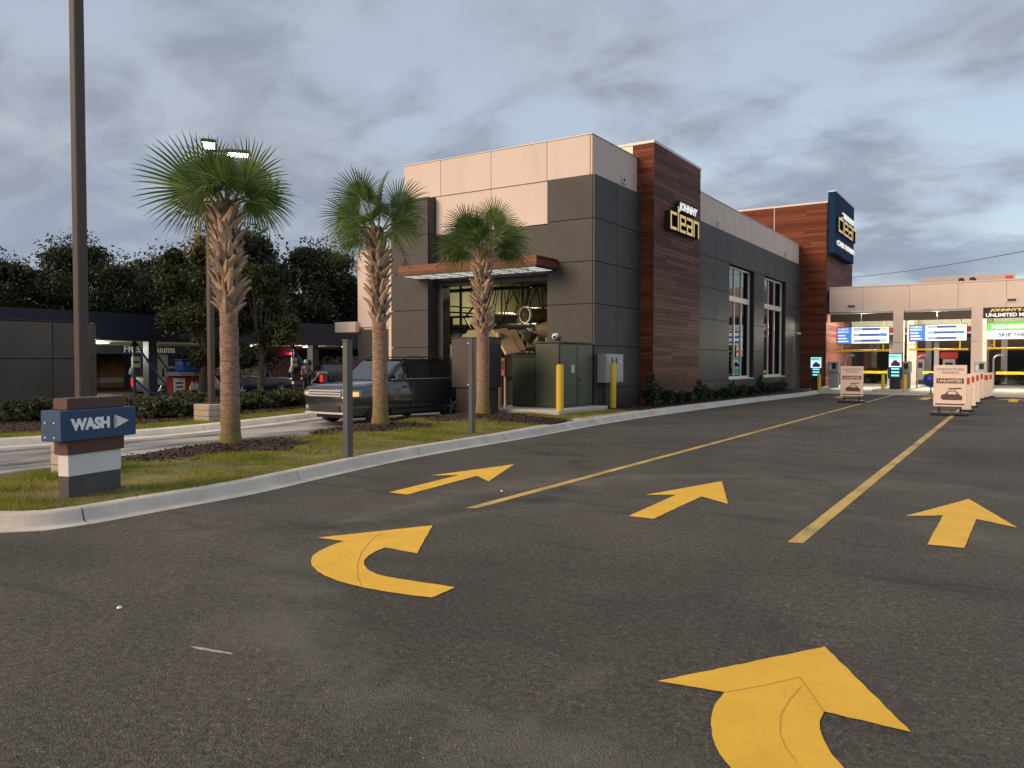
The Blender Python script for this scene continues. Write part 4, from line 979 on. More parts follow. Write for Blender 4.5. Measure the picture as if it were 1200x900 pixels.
mb.prism([(.520,.881),(.735,.963),(.520,1.045)]+[(.520+.045*math.cos(t), .963+.082*math.sin(t)) for t in np.linspace(math.pi/2*.9, -math.pi/2*.9, 9)], A+sn*.101, su, V_, sn, .006); mb.build('arrow_symbol', MT['white'], bx_)
for n_, z in [(.0,.99),(-.13,.99),(.0,.83),(-.13,.83)]:
    mb = MB(); mb.tube([A-su*.17+sn*n_+V_*z, A-su*.178+sn*n_+V_*z], .010, 8); mb.build('screw', MT['white'], bx_)

# ================================================================== poles and posts
def light_pole(label, loc, h, heads, base_h, bw, pw, power=70):
    t = thing('light_pole', label, 'light pole', loc)
    for k in range(3):
        mb = MB(); q = base_h/3; mb.box(-bw/2, bw/2, -bw/2, bw/2, k*q+(.006 if k else -.1), (k+1)*q); mb.build('concrete_base', MT['concretebase'], t, bevel=.012)
    mb = MB(); mb.box(-pw/2,pw/2,-pw/2,pw/2,base_h+.02,h); mb.build('pole', MT['polebrown'], t, bevel=.012)
    mb = MB(); mb.box(-pw*1.1,pw*1.1,-pw*1.1,pw*1.1,base_h,base_h+.05); mb.build('base_cover', MT['polebrown'], t, bevel=.01)
    lm = emit_mat('street_lamp_led', (1,.93,.78), 14)
    for a in heads:
        d = Vector((math.cos(a), math.sin(a), 0)); s = Vector((-d.y, d.x, 0))
        mb = MB(); mb.tube([d*pw*.5+Vector((0,0,h-.12)), d*.45+Vector((0,0,h-.10))], .035, 8); mb.build('arm', MT['polebrown'], t)
        mb = MB(); mb.frame(d*.40+Vector((0,0,h-.16)), d, s, V_, 0, .62, -.18, .18, .0, .09); hd_ = mb.build('luminaire', MT['polebrown'], t, bevel=.03)
        mb = MB(); mb.frame(d*.45+Vector((0,0,h-.161)), d, s, V_, 0, .52, -.14, .14, -.03, 0); mb.build('led_panel', lm, hd_)
        l = area('pole_lamp', d*.70+Vector((0,0,h-.22)), .35, power, (1,.90,.72), t)
    return t
light_pole('tall bronze light pole behind the WASH sign', (-10.45, 5.72, .12), 9.2, (R(100), R(-80)), .50, .56, .135, 30)
light_pole('bronze light pole with two lit lamps behind first palm', (-17.55, 12.95, .10), 7.08, (R(-37), R(50)), .46, .62, .14)
def sign_post(label, px, h):
    p = atZ(*px, .13)
    t = thing('sign_post', label, 'post', (p.x, p.y, .10), R(8), group='dark grey square posts on the island')
    mb = MB(); mb.box(-.05,.05,-.07,.07,0,h); mb.build('post', MT['greypost'], t, bevel=.01)
    mb = MB(); mb.box(-.054,.054,-.074,.074,h,h+.02); mb.build('post_cap', MT['greypost'], t)
    for z in (h-.10, h*.52):
        mb = MB(); mb.tube([(-.08,-.03,z),(-.051,-.03,z)], .018, 8); mb.build('bolt', MT['steel'], t)
sign_post('dark grey square post nearest the kerb, in front of the car', (408,537), 1.88)
sign_post('dark grey square post beside the third palm trunk', (553,508), 2.04)

# ---- brown two-part cabinet
t = thing('equipment_cabinet', 'dark brown stepped metal cabinet between car and third palm', 'cabinet', (-13.12, 18.55, .12))
mb = MB(); mb.box(-.50,.55,-.32,.32,.0,.78); mb.build('lower_box', MT['brownmetal'], t, bevel=.01)
mb = MB(); mb.box(-.62,.62,-.36,.36,.79,2.20); mb.build('upper_box', MT['brownmetal'], t, bevel=.01)
mb = MB(); mb.box(-.64,.64,-.38,.38,2.201,2.23); mb.build('lid', MT['brownmetal'], t, bevel=.005)
mb = MB(); mb.tube([(-.53,-.2,.45),(-.501,-.2,.45)], .03, 8); mb.build('latch', MT['steel'], t)
t.rotation_euler.z = R(6)

# ---- transformer on its pad
tf = thing('transformer', 'dark green pad-mounted transformer box on a concrete pad', 'transformer', (-12.0, 20.7, .10))
def gb(name, *a, m=MT['green'], par=tf, bev=.012): mb = MB(); mb.box(*a); return mb.build(name, m, par, bevel=bev)
gb('concrete_pad', -.95, 1.30, -1.60, 1.5, -.05, .19, m=MT['apron'], bev=.03)
gb('tank', -.10, .72, -.55, 1.52, .195, 2.10)
for a, b in [(-.53, .47), (.48, 1.50)]: gb('door', .722, .755, a+.01, b-.01, .24, 2.06, bev=.006)
gb('side_panel', -.07, .70, -.565, -.552, .24, 2.05, bev=.004)
mb = MB(); mb.box(.756,.760,.10,.30,1.22,1.46); mb.build('notice_plate', mat('notice', (.55,.55,.50), .6), tf)
mb = MB(); mb.tube([(.757,.56,1.05),(.80,.56,1.05),(.80,.56,.95)], .015, 8); mb.build('handle', MT['darkmetal'], tf)
gb('tank_lid', -.14, .80, -.60, 1.56, 2.101, 2.15, bev=.015)
gb('side_cabinet', -.94, -.11, -.52, .9, .195, 1.70); gb('cabinet_lid', -.97, -.105, -.56, .93, 1.701, 1.75)
gb('side_panel', -.90, -.14, -.535, -.522, .24, 1.64, bev=.004)
gb('hinge', -.16, -.13, -.55, -.536, 1.25, 1.38, m=MT['darkmetal'])
# ---- meter box
mbx = thing('meter_box', 'grey metal electrical box on the charcoal wall behind bollard', 'electrical box', (XF, 23.3, .98))
mb = MB(); mb.box(.003,.32,-.68,.62,0,.92); mb.build('enclosure', MT['grey'], mbx, bevel=.012)
mb = MB(); mb.box(.321,.335,-.62,.56,.05,.87); mb.build('door', MT['grey'], mbx, bevel=.004)
for y in (-.25,.05): mb = MB(); mb.box(.336,.345,y-.04,y+.04,.62,.80); mb.build('meter_window', MT['black'], mbx)
mb = MB(); mb.tube([(.336,.33,.66),(.36,.33,.66)], .05, 12); mb.build('meter_dial', MT['white'], mbx)
mb = MB(); mb.tube([(.1,-.35,0),(.1,-.35,-.9)], .05, 8); mb.build('conduit', MT['darkmetal'], mbx)
# ---- security camera
p = atY(652,394,YF-.01)
sc = thing('security_camera', 'small white dome security camera beside the transformer', 'camera', (p.x, YF, p.z))
mb = MB(); mb.tube([(0,-.003,0),(0,-.05,0)], .10, 16); mb.build('mount', MT['white'], sc)
mb = MB(); mb.lathe([(.10*math.sin(a), -.10*math.cos(a)) for a in [i*math.pi/8 for i in range(9)]], 16, (0,-.11,-.01)); mb.build('dome', MT['white'], sc, smooth='all')
mb = MB(); mb.tube([(.02,-.19,-.02),(.035,-.225,-.03)], .04, 12); mb.build('lens', MT['black'], sc)
# ================================================================== dryer gear in the tunnel mouth
YE = 24.6
E_ = lambda x, y, Y=YE: atY(x, y, Y)
kh = mat('blower_olive', (.17,.13,.06), .4, metal=.3, var=.15, vscale=3); rim = mat('blower_rim', (.68,.63,.52), .5); chm = mat('chute_tan', (.40,.29,.18), .45, metal=.3, var=.15, vscale=2)
dg = thing('dryer_gantry', 'steel dryer frame hung with round blowers inside the tunnel mouth', 'dryer', (-15.2, YE, 0), world=True)
def bar(nm, pts, r, m=MT['darkmetal'], par=dg, n=8): mb = MB(); mb.tube(pts, r, n); return mb.build(nm, m, par)
bar('frame_beam', [E_(510,342), E_(660,334)], .07); bar('frame_beam', [E_(510,384), E_(660,382)], .11)
bar('frame_beam', [E_(510,372), E_(660,369)], .045); bar('frame_beam', [E_(512,357), E_(560,362)], .025); bar('frame_beam', [E_(512,365), E_(650,372,26)], .03)
for a in (540, 612, 588): bar('frame_post', [E_(a,326), E_(a,384)], .055 if a == 540 else .03)
for a, b in [((598,338),(590,372)),((600,338),(607,356)),((612,330),(615,360)),((632,330),(620,360)),((627,331),(634,360)),((605,338),(592,360)),((582,336),(577,362)),((618,335),(618,358)),((636,336),(636,360)),((578,340),(572,360))]:
    bar('hanger_strap', [E_(*a), E_(*b)], .022)
def blower(cx, cy, rpx, ln, Y, ang):
    c = E_(cx, cy, Y); r = rpx/32.; d = Vector((math.cos(ang), math.sin(ang), 0))
    o = bar('blower_drum', [c, c+d*ln*.5, c+d*ln], [r*.96, r, r*.98], kh, n=24)
    mb = MB(); mb.tube([c-d*.06, c+d*.02], r*1.10, 24); mb.build('blower_rim', rim, o)
    mb = MB(); mb.tube([c-d*.085, c-d*.061], r*.90, 24); mb.build('intake_mouth', MT['black'], o)
    for k in range(6):
        a = k*math.pi/3; u = Vector((-d.y, d.x, 0)); w = Vector((0,0,1)); e = u*math.cos(a)+w*math.sin(a)
        m2 = MB(); m2.tube([c-d*.09, c-d*.09+e*r*.85], .018, 5); m2.build('fan_blade', kh, o)
    m2 = MB(); m2.tube([c-d*.12, c-d*.086], r*.25, 10); m2.build('fan_hub', kh, o)
blower(616.5, 369, 9.0, 1.25, 24.0, R(72)); blower(575, 373, 8.0, 1.0, 24.4, R(66))
o = bar('nozzle', [E_(624,388,24.2), E_(642,386,24.6)], [.20,.30], chm, n=16); bar('nozzle', [E_(618,400,24.2), E_(624,388,24.2)], [.16,.26], MT['darkmetal'], n=12)
mb = MB(); c0, c1 = E_(585,386,23.9), E_(601,415,23.6)
U_ = (c1-c0).normalized(); Wd = Vector((0.62,.55,-.2)); Wd = (Wd-U_*Wd.dot(U_)).normalized(); Nn = U_.cross(Wd)
mb.frame(c0, U_, Wd, Nn, 0, (c1-c0).length, -.30, .32, -.05, .05); mb.build('air_chute', chm, dg, bevel=.02)
mb = MB(); mb.frame(c0+U_*.2, U_, Wd, Nn, 0, (c1-c0).length*.75, .33, .62, -.22, .02); mb.build('air_chute', chm, dg, bevel=.02)
bar('blower_flange', [E_(520,387,23.8), E_(546,386,23.8)], .13)
bar('blower_cone', [E_(533,391,23.8), E_(533,404,23.8)], [.30,.22], MT['steel'], n=18); bar('blower_flange', [E_(533,387,23.8), E_(533,391,23.8)], .42, n=18)
bar('motor', [E_(529,372,23.8), E_(529,386,23.8)], .06)
bar('support_pipe', [(E_(584,470,23.6).x,23.6,.02), E_(584,390,23.6)], .14, mat('copper_pipe', (.42,.25,.15), .4, metal=.4, var=.2, vscale=2), n=16)
bar('support_pipe', [(E_(592,470,23.6).x,23.6,.02), E_(592,420,23.6)], .05, MT['steel'], n=10)
mb = MB(); mb.box(-18.3,-16.3,25.6,27.4,.02,2.3); mb.box(-16.2,-13.6,26.0,27.6,.02,2.55); mb.box(-13.5,-12.2,25.2,27.0,.02,2.1); mb.build('machine_housing', mat('machine_olive', (.06,.055,.032), .5, var=.3, vscale=1.5), dg, bevel=.03)
rq = random.Random(9)
for k in range(14):
    x = -17.2+.32*k; z0 = rq.uniform(3.4,4.1); ln_ = rq.uniform(.5,1.5); yy_ = 24.3+rq.uniform(-.5,.7)
    bar('hanging_hose', [(x,yy_,4.3),(x+rq.uniform(-.2,.2),yy_,z0),(x+rq.uniform(-.3,.3),yy_,z0-ln_*.5),(x+rq.uniform(-.3,.3),yy_,z0-ln_)], rq.choice((.018,.028,.04)), n=6)
for k, x in enumerate((-16.2,-15.1,-14.3,-13.6)):
    mb = MB(); mb.box(x-.28,x+.28,24.9,25.5,2.0+.15*(k%2),2.75+.2*(k%3)); mb.build('motor_box', (MT['darkmetal'], kh, MT['steel'], MT['darkmetal'])[k], dg, bevel=.04)
for k, x in enumerate((-17.6,-16.9,-15.6,-14.7,-14.0)):
    bar('upright', [(x,25.5-.1*(k%2),.02),(x,25.5-.1*(k%2),2.9)], .05)
bar('cross_rail', [(-18.4,25.4,2.05),(-13,25.3,1.9)], .06); bar('cross_rail', [(-18.4,25.4,1.1),(-13,25.3,1.1)], .05)
rb = thing('control_box', 'small red and black control box in the tunnel mouth', 'control box', tuple(E_(590,430,23.5)))
mb = MB(); mb.box(-.09,.09,-.06,.06,-.32,.32); mb.build('box', mat('control_red', (.28,.03,.025), .5), rb, bevel=.01)
mb = MB(); mb.box(-.06,.06,-.066,-.061,-.1,.22); mb.build('panel', MT['black'], rb)
lamp = thing('tunnel_light', 'strip light fixed under the tunnel ceiling behind the dryer', 'light', (-16.5, 27.0, 5.40))
mb = MB(); mb.box(-.12,.12,-1.2,1.2,-.10,-.002); mb.build('housing', MT['white'], lamp); mb = MB(); mb.box(-.10,.10,-1.15,1.15,-.13,-.101); mb.build('diffuser', emit_mat('tube', (1,.93,.68), 5), lamp)
l = area('tunnel_lamp', (0,0,-.2), 1.2, 150, (1,.90,.62), lamp)
lamp2 = thing('tunnel_light', 'strip light deep in the tunnel seen through the tall windows', 'light', (-15, 41.0, 5.40))
mb = MB(); mb.box(-.12,.12,-1.2,1.2,-.10,-.002); mb.build('housing', MT['white'], lamp2); mb = MB(); mb.box(-.10,.10,-1.15,1.15,-.13,-.101); mb.build('diffuser', emit_mat('tube2', (1,.90,.66), 5), lamp2)
area('tunnel_lamp', (0,0,-.2), 1.2, 150, (1,.86,.58), lamp2)
# low wall of machinery seen through the windows
for y, lab in [(38.4,'dark wash machine behind the nearer tall window'),(44.6,'dark wash machine behind the farther tall window')]:
    t = thing('wash_machine', lab, 'machine', (-14.2, y, 0.012), group='wash machines in the tunnel')
    mb = MB(); mb.box(-.5,.5,-.9,.9,0,3.0); mb.build('frame', MT['brownmetal'], t, bevel=.03)
    mb = MB(); mb.lathe([(.12,.2),(.55,.25),(.6,1.4),(.55,2.6),(.12,2.65)], 14, (.9,.2,0)); mb.build('brush', mat('brush_blue', (.02,.05,.16), .9, var=.4, vscale=30) if 'brush_blue' not in bpy.data.materials else bpy.data.materials['brush_blue'], t, smooth=True)

# ================================================================== palms
def make_frond_mesh(seed, R_, nseg=50, span=R(285), fold=.35, droop=.5):
    rnd = random.Random(seed); mb = MB()
    for i in range(nseg):
        a = -span/2+span*i/(nseg-1)
        L_ = R_*(.62+.38*math.cos(a*.52)**2)*rnd.uniform(.92,1.06)
        hw = span/nseg*.5; split = .34+.10*math.cos(a)
        ts = [.03,.18,split,.66,.84,1.0]; ws = [1,1,1,.72,.42,.03]
        dr = droop*(rnd.uniform(.7,1.4)); base = len(mb.v); tw = rnd.uniform(-.05,.05)
        for t, w in zip(ts, ws):
            r = L_*t; half = min(r, L_*split)*math.tan(hw)*w*1.02
            aa = a+tw*max(0, t-split)
            c, s_ = math.cos(aa), math.sin(aa)
            z = fold*r*abs(math.sin(a))*(.9 if abs(a) < 1.6 else .6) - dr*max(0, t-.35)**2*R_*.75 - .10*r*r/R_*math.cos(a)
            ridge = half*.55
            mb.v += [(r*c+half*s_, r*s_-half*c, z-ridge*.5), (r*c, r*s_, z+ridge*.5), (r*c-half*s_, r*s_+half*c, z-ridge*.5)]
        for k in range(len(ts)-1):
            q = base+k*3
            mb.f += [(q,q+1,q+4,q+3),(q+1,q+2,q+5,q+4)]; mb.m += [0,0]
    mb.t = [t for _ in range(nseg) for t in [.03,.18,.45,.66,.84,1.0] for _k in range(3)]
    return mb
def boot_mesh():
    mb = MB(); rows = [(0,.072,.0,.02),(.09,.060,.030,.034),(.18,.046,.070,.034),(.26,.036,.115,.028),(.31,.027,.150,.020)]
    for z, hw, out, th in rows:
        mb.v += [(out-th*.6,-hw,z),(out+th*.4,-hw*.7,z),(out+th*.6,0,z+.004),(out+th*.4,hw*.7,z),(out-th*.6,hw,z),(out-th,0,z)]
    n = 6
    for k in range(len(rows)-1):
        for j in range(n): q = k*n; mb.f.append((q+j,q+(j+1)%n,q+n+(j+1)%n,q+n+j)); mb.m.append(0)
    mb.f.append(tuple(range(4*n, 5*n))); mb.m.append(0)
    return mb
BOOT = None
def palm(label, loc, h, h_boot, r0, r1, rb, fronds, seed, lean=(0,0), seeds=()):
    global BOOT
    rnd = random.Random(seed)
    t = thing('palm_tree', label, 'palm tree', loc, group='palm trees on the island')
    mb = MB(); pts = []; rs = []; n = 40
    for k in range(n+1):
        z = (h+.10)*k/n; f = z/h
        r = r0*1.22-(r0*1.22-r0)*min(1, z/.3) if z < .3 else r0+(r1-r0)*min(1, z/h_boot)
        if z > h_boot: r = r1*1.02
        if z > h: r = r1*.7
        r *= 1+.03*math.sin(k*2.1)+rnd.uniform(-.025,.025)
        pts.append((lean[0]*f*f, lean[1]*f*f, z)); rs.append(r)
    cut_ = next(i for i, q in enumerate(pts) if q[2] > h_boot-.08)
    mb.tube(pts[:cut_+1], rs[:cut_+1], 20); mb.build('trunk', MT['trunk'], t, smooth=True)
    mb = MB(); mb.tube(pts[cut_:], [q*.96 for q in rs[cut_:]], 20); mb.build('fibre_core', MT['bootcore'], t, smooth=True)
    nb = int((h-h_boot)/.0165); ga = R(360*8/21+3)
    for k in range(nb):
        z = h_boot-.14+(h-h_boot)*k/nb; f = (z+.1)/h
        if BOOT is None:
            BOOT = boot_mesh().build('leaf_base', MT['boot'], t, bevel=0); o = BOOT
        else: o = bpy.data.objects.new('leaf_base', BOOT.data); col.objects.link(o); o.parent = t
        a = k*ga+rnd.uniform(-.22,.22)
        o.location = (lean[0]*f*f+math.cos(a)*r1*.93, lean[1]*f*f+math.sin(a)*r1*.93, z)
        s_ = rnd.uniform(.65,1.3)*rb; tw = (.42 if k % 2 else -.42)+rnd.uniform(-.30,.30)
        o.rotation_euler = (Matrix.Rotation(a, 3, 'Z') @ Matrix.Rotation(tw, 3, 'X')).to_euler(); o.scale = (s_*rnd.uniform(.7,1.35), s_*rnd.uniform(.75,1.15), s_*rnd.uniform(.75,1.1))
    top = Vector((lean[0], lean[1], h))
    for i, (az, el, pl, R_, roll, fold, droop) in enumerate(fronds):
        d = Vector((math.cos(az)*math.cos(el), math.sin(az)*math.cos(el), math.sin(el)))
        st = top+Vector((math.cos(az)*.08, math.sin(az)*.08, rnd.uniform(-.12,.10)))
        mid = st+d*pl*.55+Vector((0,0,.03)); end = st+d*pl
        end.z -= .06*pl
        mb = MB(); mb.tube([st, mid, end, end+(end-mid).normalized()*R_*.35], [.028,.02,.014,.004], 6)
        pe = mb.build('petiole', MT['petiole'], t)
        fm = make_frond_mesh(seed*50+i, R_, fold=fold, droop=droop)
        x = (end-mid).normalized(); up = Vector((0,0,1)); y = up.cross(x).normalized(); z = x.cross(y)
        rot = Matrix.Rotation(roll, 3, x); y = rot @ y; z = rot @ z
        M3 = Matrix((x, y, z)).transposed()
        fm.v = [tuple(M3 @ Vector(v)+end-Vector((0,0,R_*(.14+.65*droop)*max(0,tt-.42)**2))) for v, tt in zip(fm.v, fm.t)]
        fm.build('frond', MT['frond'], pe)
    for az, ln, dr in seeds:
        mb = MB(); base = top+Vector((0,0,.0)); d = Vector((math.cos(az), math.sin(az), 0)); pts = [base+d*ln*u+Vector((0,0,.35*u*(1-u)*2-dr*u*u)) for u in (0,.25,.5,.75,1)]
        mb.tube(pts, [.016,.013,.010,.008,.004], 5)
        for k in range(90):
            u = rnd.uniform(.45,1); i = min(3, int(u*4)); p = pts[i].lerp(pts[i+1], u*4-i); q = p+Vector((rnd.gauss(0,.09),rnd.gauss(0,.09),rnd.uniform(-.22,.05)))
            mb.tube([p, q], [.005,.004], 3)
        mb.build('seed_stalk', MT['seed'], t)
    return t
def gen_fronds(seed, n, el=(.2,1.35), pl=(.45,.8), Rr=(.75,.95), extra=()):
    rnd = random.Random(seed); out = []
    for i in range(n):
        u = i/(n-1); e = el[0]+(el[1]-el[0])*u**.8
        out.append((i*2.399+rnd.uniform(-.3,.3), e, rnd.uniform(*pl)*(1-.15*u), rnd.uniform(*Rr), rnd.uniform(-.5,.5), rnd.uniform(.15,.5), rnd.uniform(.25,.7)))
    return out+list(extra)
vr = YAW   # the image-right direction is (cos YAW, sin YAW)
right = vr; left = vr+math.pi; toward = vr-math.pi/2; away = vr+math.pi/2
palm('first palm from the left, tallest, beside the lit light pole', (-11.35, 8.75, .16), 4.16, 2.44, .165, .150, .95,
     [(left+.25,.82,.50,1.12,R(80),.10,.15),(right-.3,.95,.52,.92,R(-76),.12,.2),(right+.1,.42,.40,.80,R(-66),.2,.4),(toward+.3,1.2,.42,.70,R(55),.3,.35),(toward-.5,1.0,.42,.66,R(-50),.3,.4),(toward,.55,.32,.58,R(25),.35,.6),
      (left-.2,.25,.40,.70,R(62),.2,.6),(right-.2,.0,.38,.66,R(-58),.25,.7),(away,1.0,.5,.80,R(70),.2,.3),(away+.7,.6,.45,.75,R(50),.2,.4),(away-.8,.5,.45,.75,R(-50),.2,.4),(left+.9,1.25,.45,.75,R(60),.3,.25),(away+.2,1.35,.5,.78,R(75),.2,.2)],
     11, (-.12,.05), [(left+.3,.55,.75),(left-.5,.45,.8)])
palm('middle palm with narrow upright crown in front of the car', (-12.05, 13.3, .20), 4.38, 2.44, .178, .160, .90,
     [(left+.2,.75,.62,.80,R(72),.15,.35),(left-.4,.25,.50,.68,R(60),.25,.6),(right+.2,1.0,.75,.82,R(-72),.15,.35),(right-.3,.45,.55,.68,R(-62),.25,.6),(toward,.65,.45,.75,R(35),.35,.35),(toward+.5,1.3,.80,.82,R(65),.3,.35),(toward-.6,1.3,.75,.80,R(-60),.3,.35),(left+.6,1.2,.80,.82,R(68),.2,.3),(away,1.1,.7,.78,R(50),.3,.4),(away+.8,.6,.5,.8,R(50),.2,.6),(away-.8,.6,.5,.8,R(-50),.2,.6),(left,-.15,.40,.7,.6,.3,.35),(toward+1.0,.15,.42,.72,R(40),.3,.7),(toward-1.0,.2,.42,.72,R(-40),.3,1.0)],
     12, (-.10,.02), [(left,.5,.9),(right+.2,.75,.9)])
palm('third palm with wide rounded crown beside the tunnel mouth', (-12.1, 17.4, .20), 4.48, 2.30, .180, .158, .95,
     [(left+.15,.32,.60,.86,R(62),.2,.35),(left-.3,.0,.50,.82,R(55),.25,.35),(left+.6,1.0,.66,.86,R(66),.2,.35),(toward,.85,.42,.80,R(35),.35,.35),(toward-.6,.50,.45,.80,R(-35),.3,.45),(toward+.6,.60,.48,.80,R(40),.3,.6),(right-.2,.42,.60,.86,R(-62),.2,.45),(right+.2,.08,.50,.82,R(-55),.25,.35),(right-.7,1.1,.66,.86,R(-60),.2,.35),(away,.8,.5,.9,R(50),.2,.4),(away+.8,.5,.5,.85,R(45),.2,.35),(away-.8,.5,.5,.85,R(-45),.2,.35),(left+1,1.25,.48,.85,R(60),.3,.3)],
     13, (0,0), [(toward+.1,.35,.25),(right+.1,1.25,.55),(left-.1,1.3,.5)])

# ================================================================== shrubs and trees
def leaf_cloud(rng_, centers, radii, n, size, flat_=.75, shell=.35):
    k = rng_.integers(0, len(centers), n); d = rng_.normal(size=(n,3)); d /= np.linalg.norm(d, axis=1)[:, None]
    rr = (shell+(1-shell)*rng_.random(n)**.7)
    c = centers[k]+d*radii[k][:, None]*rr[:, None]*np.array([1,1,flat_])
    u = rng_.normal(size=(n,3)); u /= np.linalg.norm(u, axis=1)[:, None]
    w = rng_.normal(size=(n,3)); w -= u*(u*w).sum(1)[:, None]; w /= np.linalg.norm(w, axis=1)[:, None]
    s = size*rng_.uniform(.55,1.25,n)[:, None]
    v = np.stack([c-u*s, c+w*s*.42, c+u*s, c-w*s*.42], 1).reshape(-1,3)
    return v, np.arange(n*4).reshape(-1,4)
def make_tree(name, label, loc, H, spread, seed, nleaf, lsize, m, group, trunk_h=None, lean=(0,0), nblob=40, cat='tree'):
    r = np.random.default_rng(seed); t = thing(name, label, cat, loc, group=group); th = trunk_h or H*.32
    mb = MB(); tips = []
    mb.tube([(0,0,-.05),(lean[0]*.3,lean[1]*.3,th*.5),(lean[0],lean[1],th)], [H*.026,H*.02,H*.016], 9)
    for k in range(nblob):
        a = r.uniform(0, 2*np.pi); q = np.sqrt(r.random()); zf = r.random()
        prof = np.sin(np.pi*min(.97, .12+.80*zf))**.7
        tip = np.array([lean[0]+np.cos(a)*q*spread*prof, lean[1]+np.sin(a)*q*spread*prof, th*.85+(H*.93-th*.85)*zf])
        tips.append(tip)
        if k % 2 == 0:
            s0 = np.array([lean[0], lean[1], th*(.8+.2*r.random())]); mid = (s0+tip)/2+r.normal(0,.15,3)*spread*.3
            mb.tube([s0, mid, tip], [H*.010,H*.006,H*.002], 5)
    mb.build('trunk', MT['bark'], t, smooth=True)
    tips = np.array(tips); rad = r.uniform(.22,.42,len(tips))*spread*.9
    v, f = leaf_cloud(r, tips, rad, nleaf, lsize)
    # stray twigs at the rim
    k = r.integers(0, len(tips), nleaf//9); dv = r.normal(size=(len(k),3)); dv /= np.linalg.norm(dv, axis=1)[:, None]; cc = tips[k]+dv*(rad[k]*r.uniform(1.0,1.45,len(k)))[:, None]
    v2, f2 = leaf_cloud(r, cc, np.full(len(cc), .12*spread), nleaf//7, lsize)
    raw('crown', np.concatenate([v, v2]), np.concatenate([f, f2+len(v)]), m, t); return t
tg = 'oak trees behind the vacuum canopy'
protos = [make_tree('oak_tree', 'dark oak at the far left edge behind the grey wall', (-47, 14.5, 0), 7.0, 3.7, 21, 42000, .115, MT['oak'], tg, 2.2),
          make_tree('oak_tree', 'dark oak rising behind the tall bronze light pole', (-46, 20.5, 0), 7.2, 3.5, 22, 42000, .115, MT['oak'], tg, 2.2),
          make_tree('oak_tree', 'dark oak with the highest spiky top left of first palm', (-45, 25.0, 0), 8.3, 3.4, 23, 42000, .115, MT['oak'], tg, 2.2)]
more = [((-43.5,34.5),10.6,1,'dark oak right of first palm, highest crown between palms',1.1),((-42.0,40.0),9.9,2,'dark oak left of the middle palm behind navy canopy',2.0),((-44.5,29.0),7.0,0,'lower dark oak filling the gap by the first palm',.4),
        ((-39,45.5),8.6,0,'dark oak half hidden by the middle palm trunk',2.5),((-50,9.5),6.9,2,'dark oak cut by the left edge of the view',1.9),((-38,51),8.0,1,'dark oak showing left of the tan wing',.7),((-47.5,31.5),8.9,1,'dark oak half hidden behind the first palm trunk',3.3),((-47,37.5),9.0,0,'dark oak rear of the two between the palms',4.0),((-48.5,18),7.0,2,'lower dark oak just right of the tall bronze pole',5.0)]
for (xy, H, i, lab, rz) in more: copy_tree(protos[i], (*xy, 0), rz, lab, H/(7.0,7.2,8.3)[i]*.97)
make_tree('young_oak_tree', 'leafy green young oak with thin grey trunk behind light pole', (-27.2, 19.6, .05), 6.9, 1.75, 31, 24000, .095, MT['oaknear'], 'young oaks beside the vacuum lot', 2.0, (.3,.1), 22)
make_tree('young_oak_tree', 'leafy green young oak standing right of the first palm', (-25.4, 21.0, .05), 5.9, 1.35, 32, 18000, .095, MT['oaknear'], 'young oaks beside the vacuum lot', 1.9, (0,.1), 22)
# background wood that reads as one mass behind everything
r = np.random.default_rng(77)
cs = []
for k in range(70): cs.append((r.uniform(-75,-52), r.uniform(-2,70), r.uniform(.8,4.5)))
for k in range(60): cs.append((r.uniform(-24,25), r.uniform(100,112), r.uniform(.8,4.2)))
cs = np.array(cs); v, f = leaf_cloud(r, cs, np.full(len(cs), 3.2), 42000, .36, .8)
tag(raw('far_wood', v, f, MT['oak']), 'dark mass of woodland along the far edge of the lot', 'woodland', kind='stuff')
# shrub clumps
def shrub_proto(seed, r_, h, n, ls, m, upright=False):
    q = np.random.default_rng(seed); k = 9
    c = np.stack([q.uniform(-.55,.55,k)*r_, q.uniform(-.55,.55,k)*r_, q.uniform(.25,.85,k)*h], 1)
    v, f = leaf_cloud(q, c, q.uniform(.35,.6,k)*r_, n, ls, h/r_*.6)
    mb = MB()
    for j in range(6): mb.tube([(0,0,0), tuple(c[j]*np.array([.4,.4,.5])), tuple(c[j])], [.012,.009,.004], 4)
    if upright:
        for j in range(3):
            x, y = q.uniform(-.3,.3,2)*r_; v2, f2 = leaf_cloud(q, np.array([[x,y,h*(1+.08*i)] for i in range(5)]), np.full(5,.06), 26, ls, 1.4); f = np.concatenate([f, f2+len(v)]); v = np.concatenate([v, v2])
    return v, f, mb
def make_shrub(name, label, loc, seed, r_, h, n, ls, m, group, upright=False):
    t = thing(name, label, 'shrub', loc, group=group); v, f, mb = shrub_proto(seed, r_, h, n, ls, m, upright)
    mb.build('stem', MT['bark'], t); raw('foliage', v, f, m, t); return t
names = ['first','second','third','fourth','fifth','sixth','seventh','eighth','ninth','tenth','eleventh','twelfth','thirteenth','fourteenth','fifteenth','sixteenth','seventeenth','eighteenth','nineteenth']
ps = [make_shrub('glossy_shrub', 'first glossy shrub along charcoal wall, counted from the meter box', (-10.45,24.9,.13), 41, .38, .82, 900, .075, MT['shrub'], 'low glossy shrubs along the charcoal wall', True),
      make_shrub('glossy_shrub', 'second glossy shrub along charcoal wall, counted from the meter box', (-10.3,25.8,.13), 42, .42, .55, 800, .075, MT['shrub'], 'low glossy shrubs along the charcoal wall')]
rnd = random.Random(4)
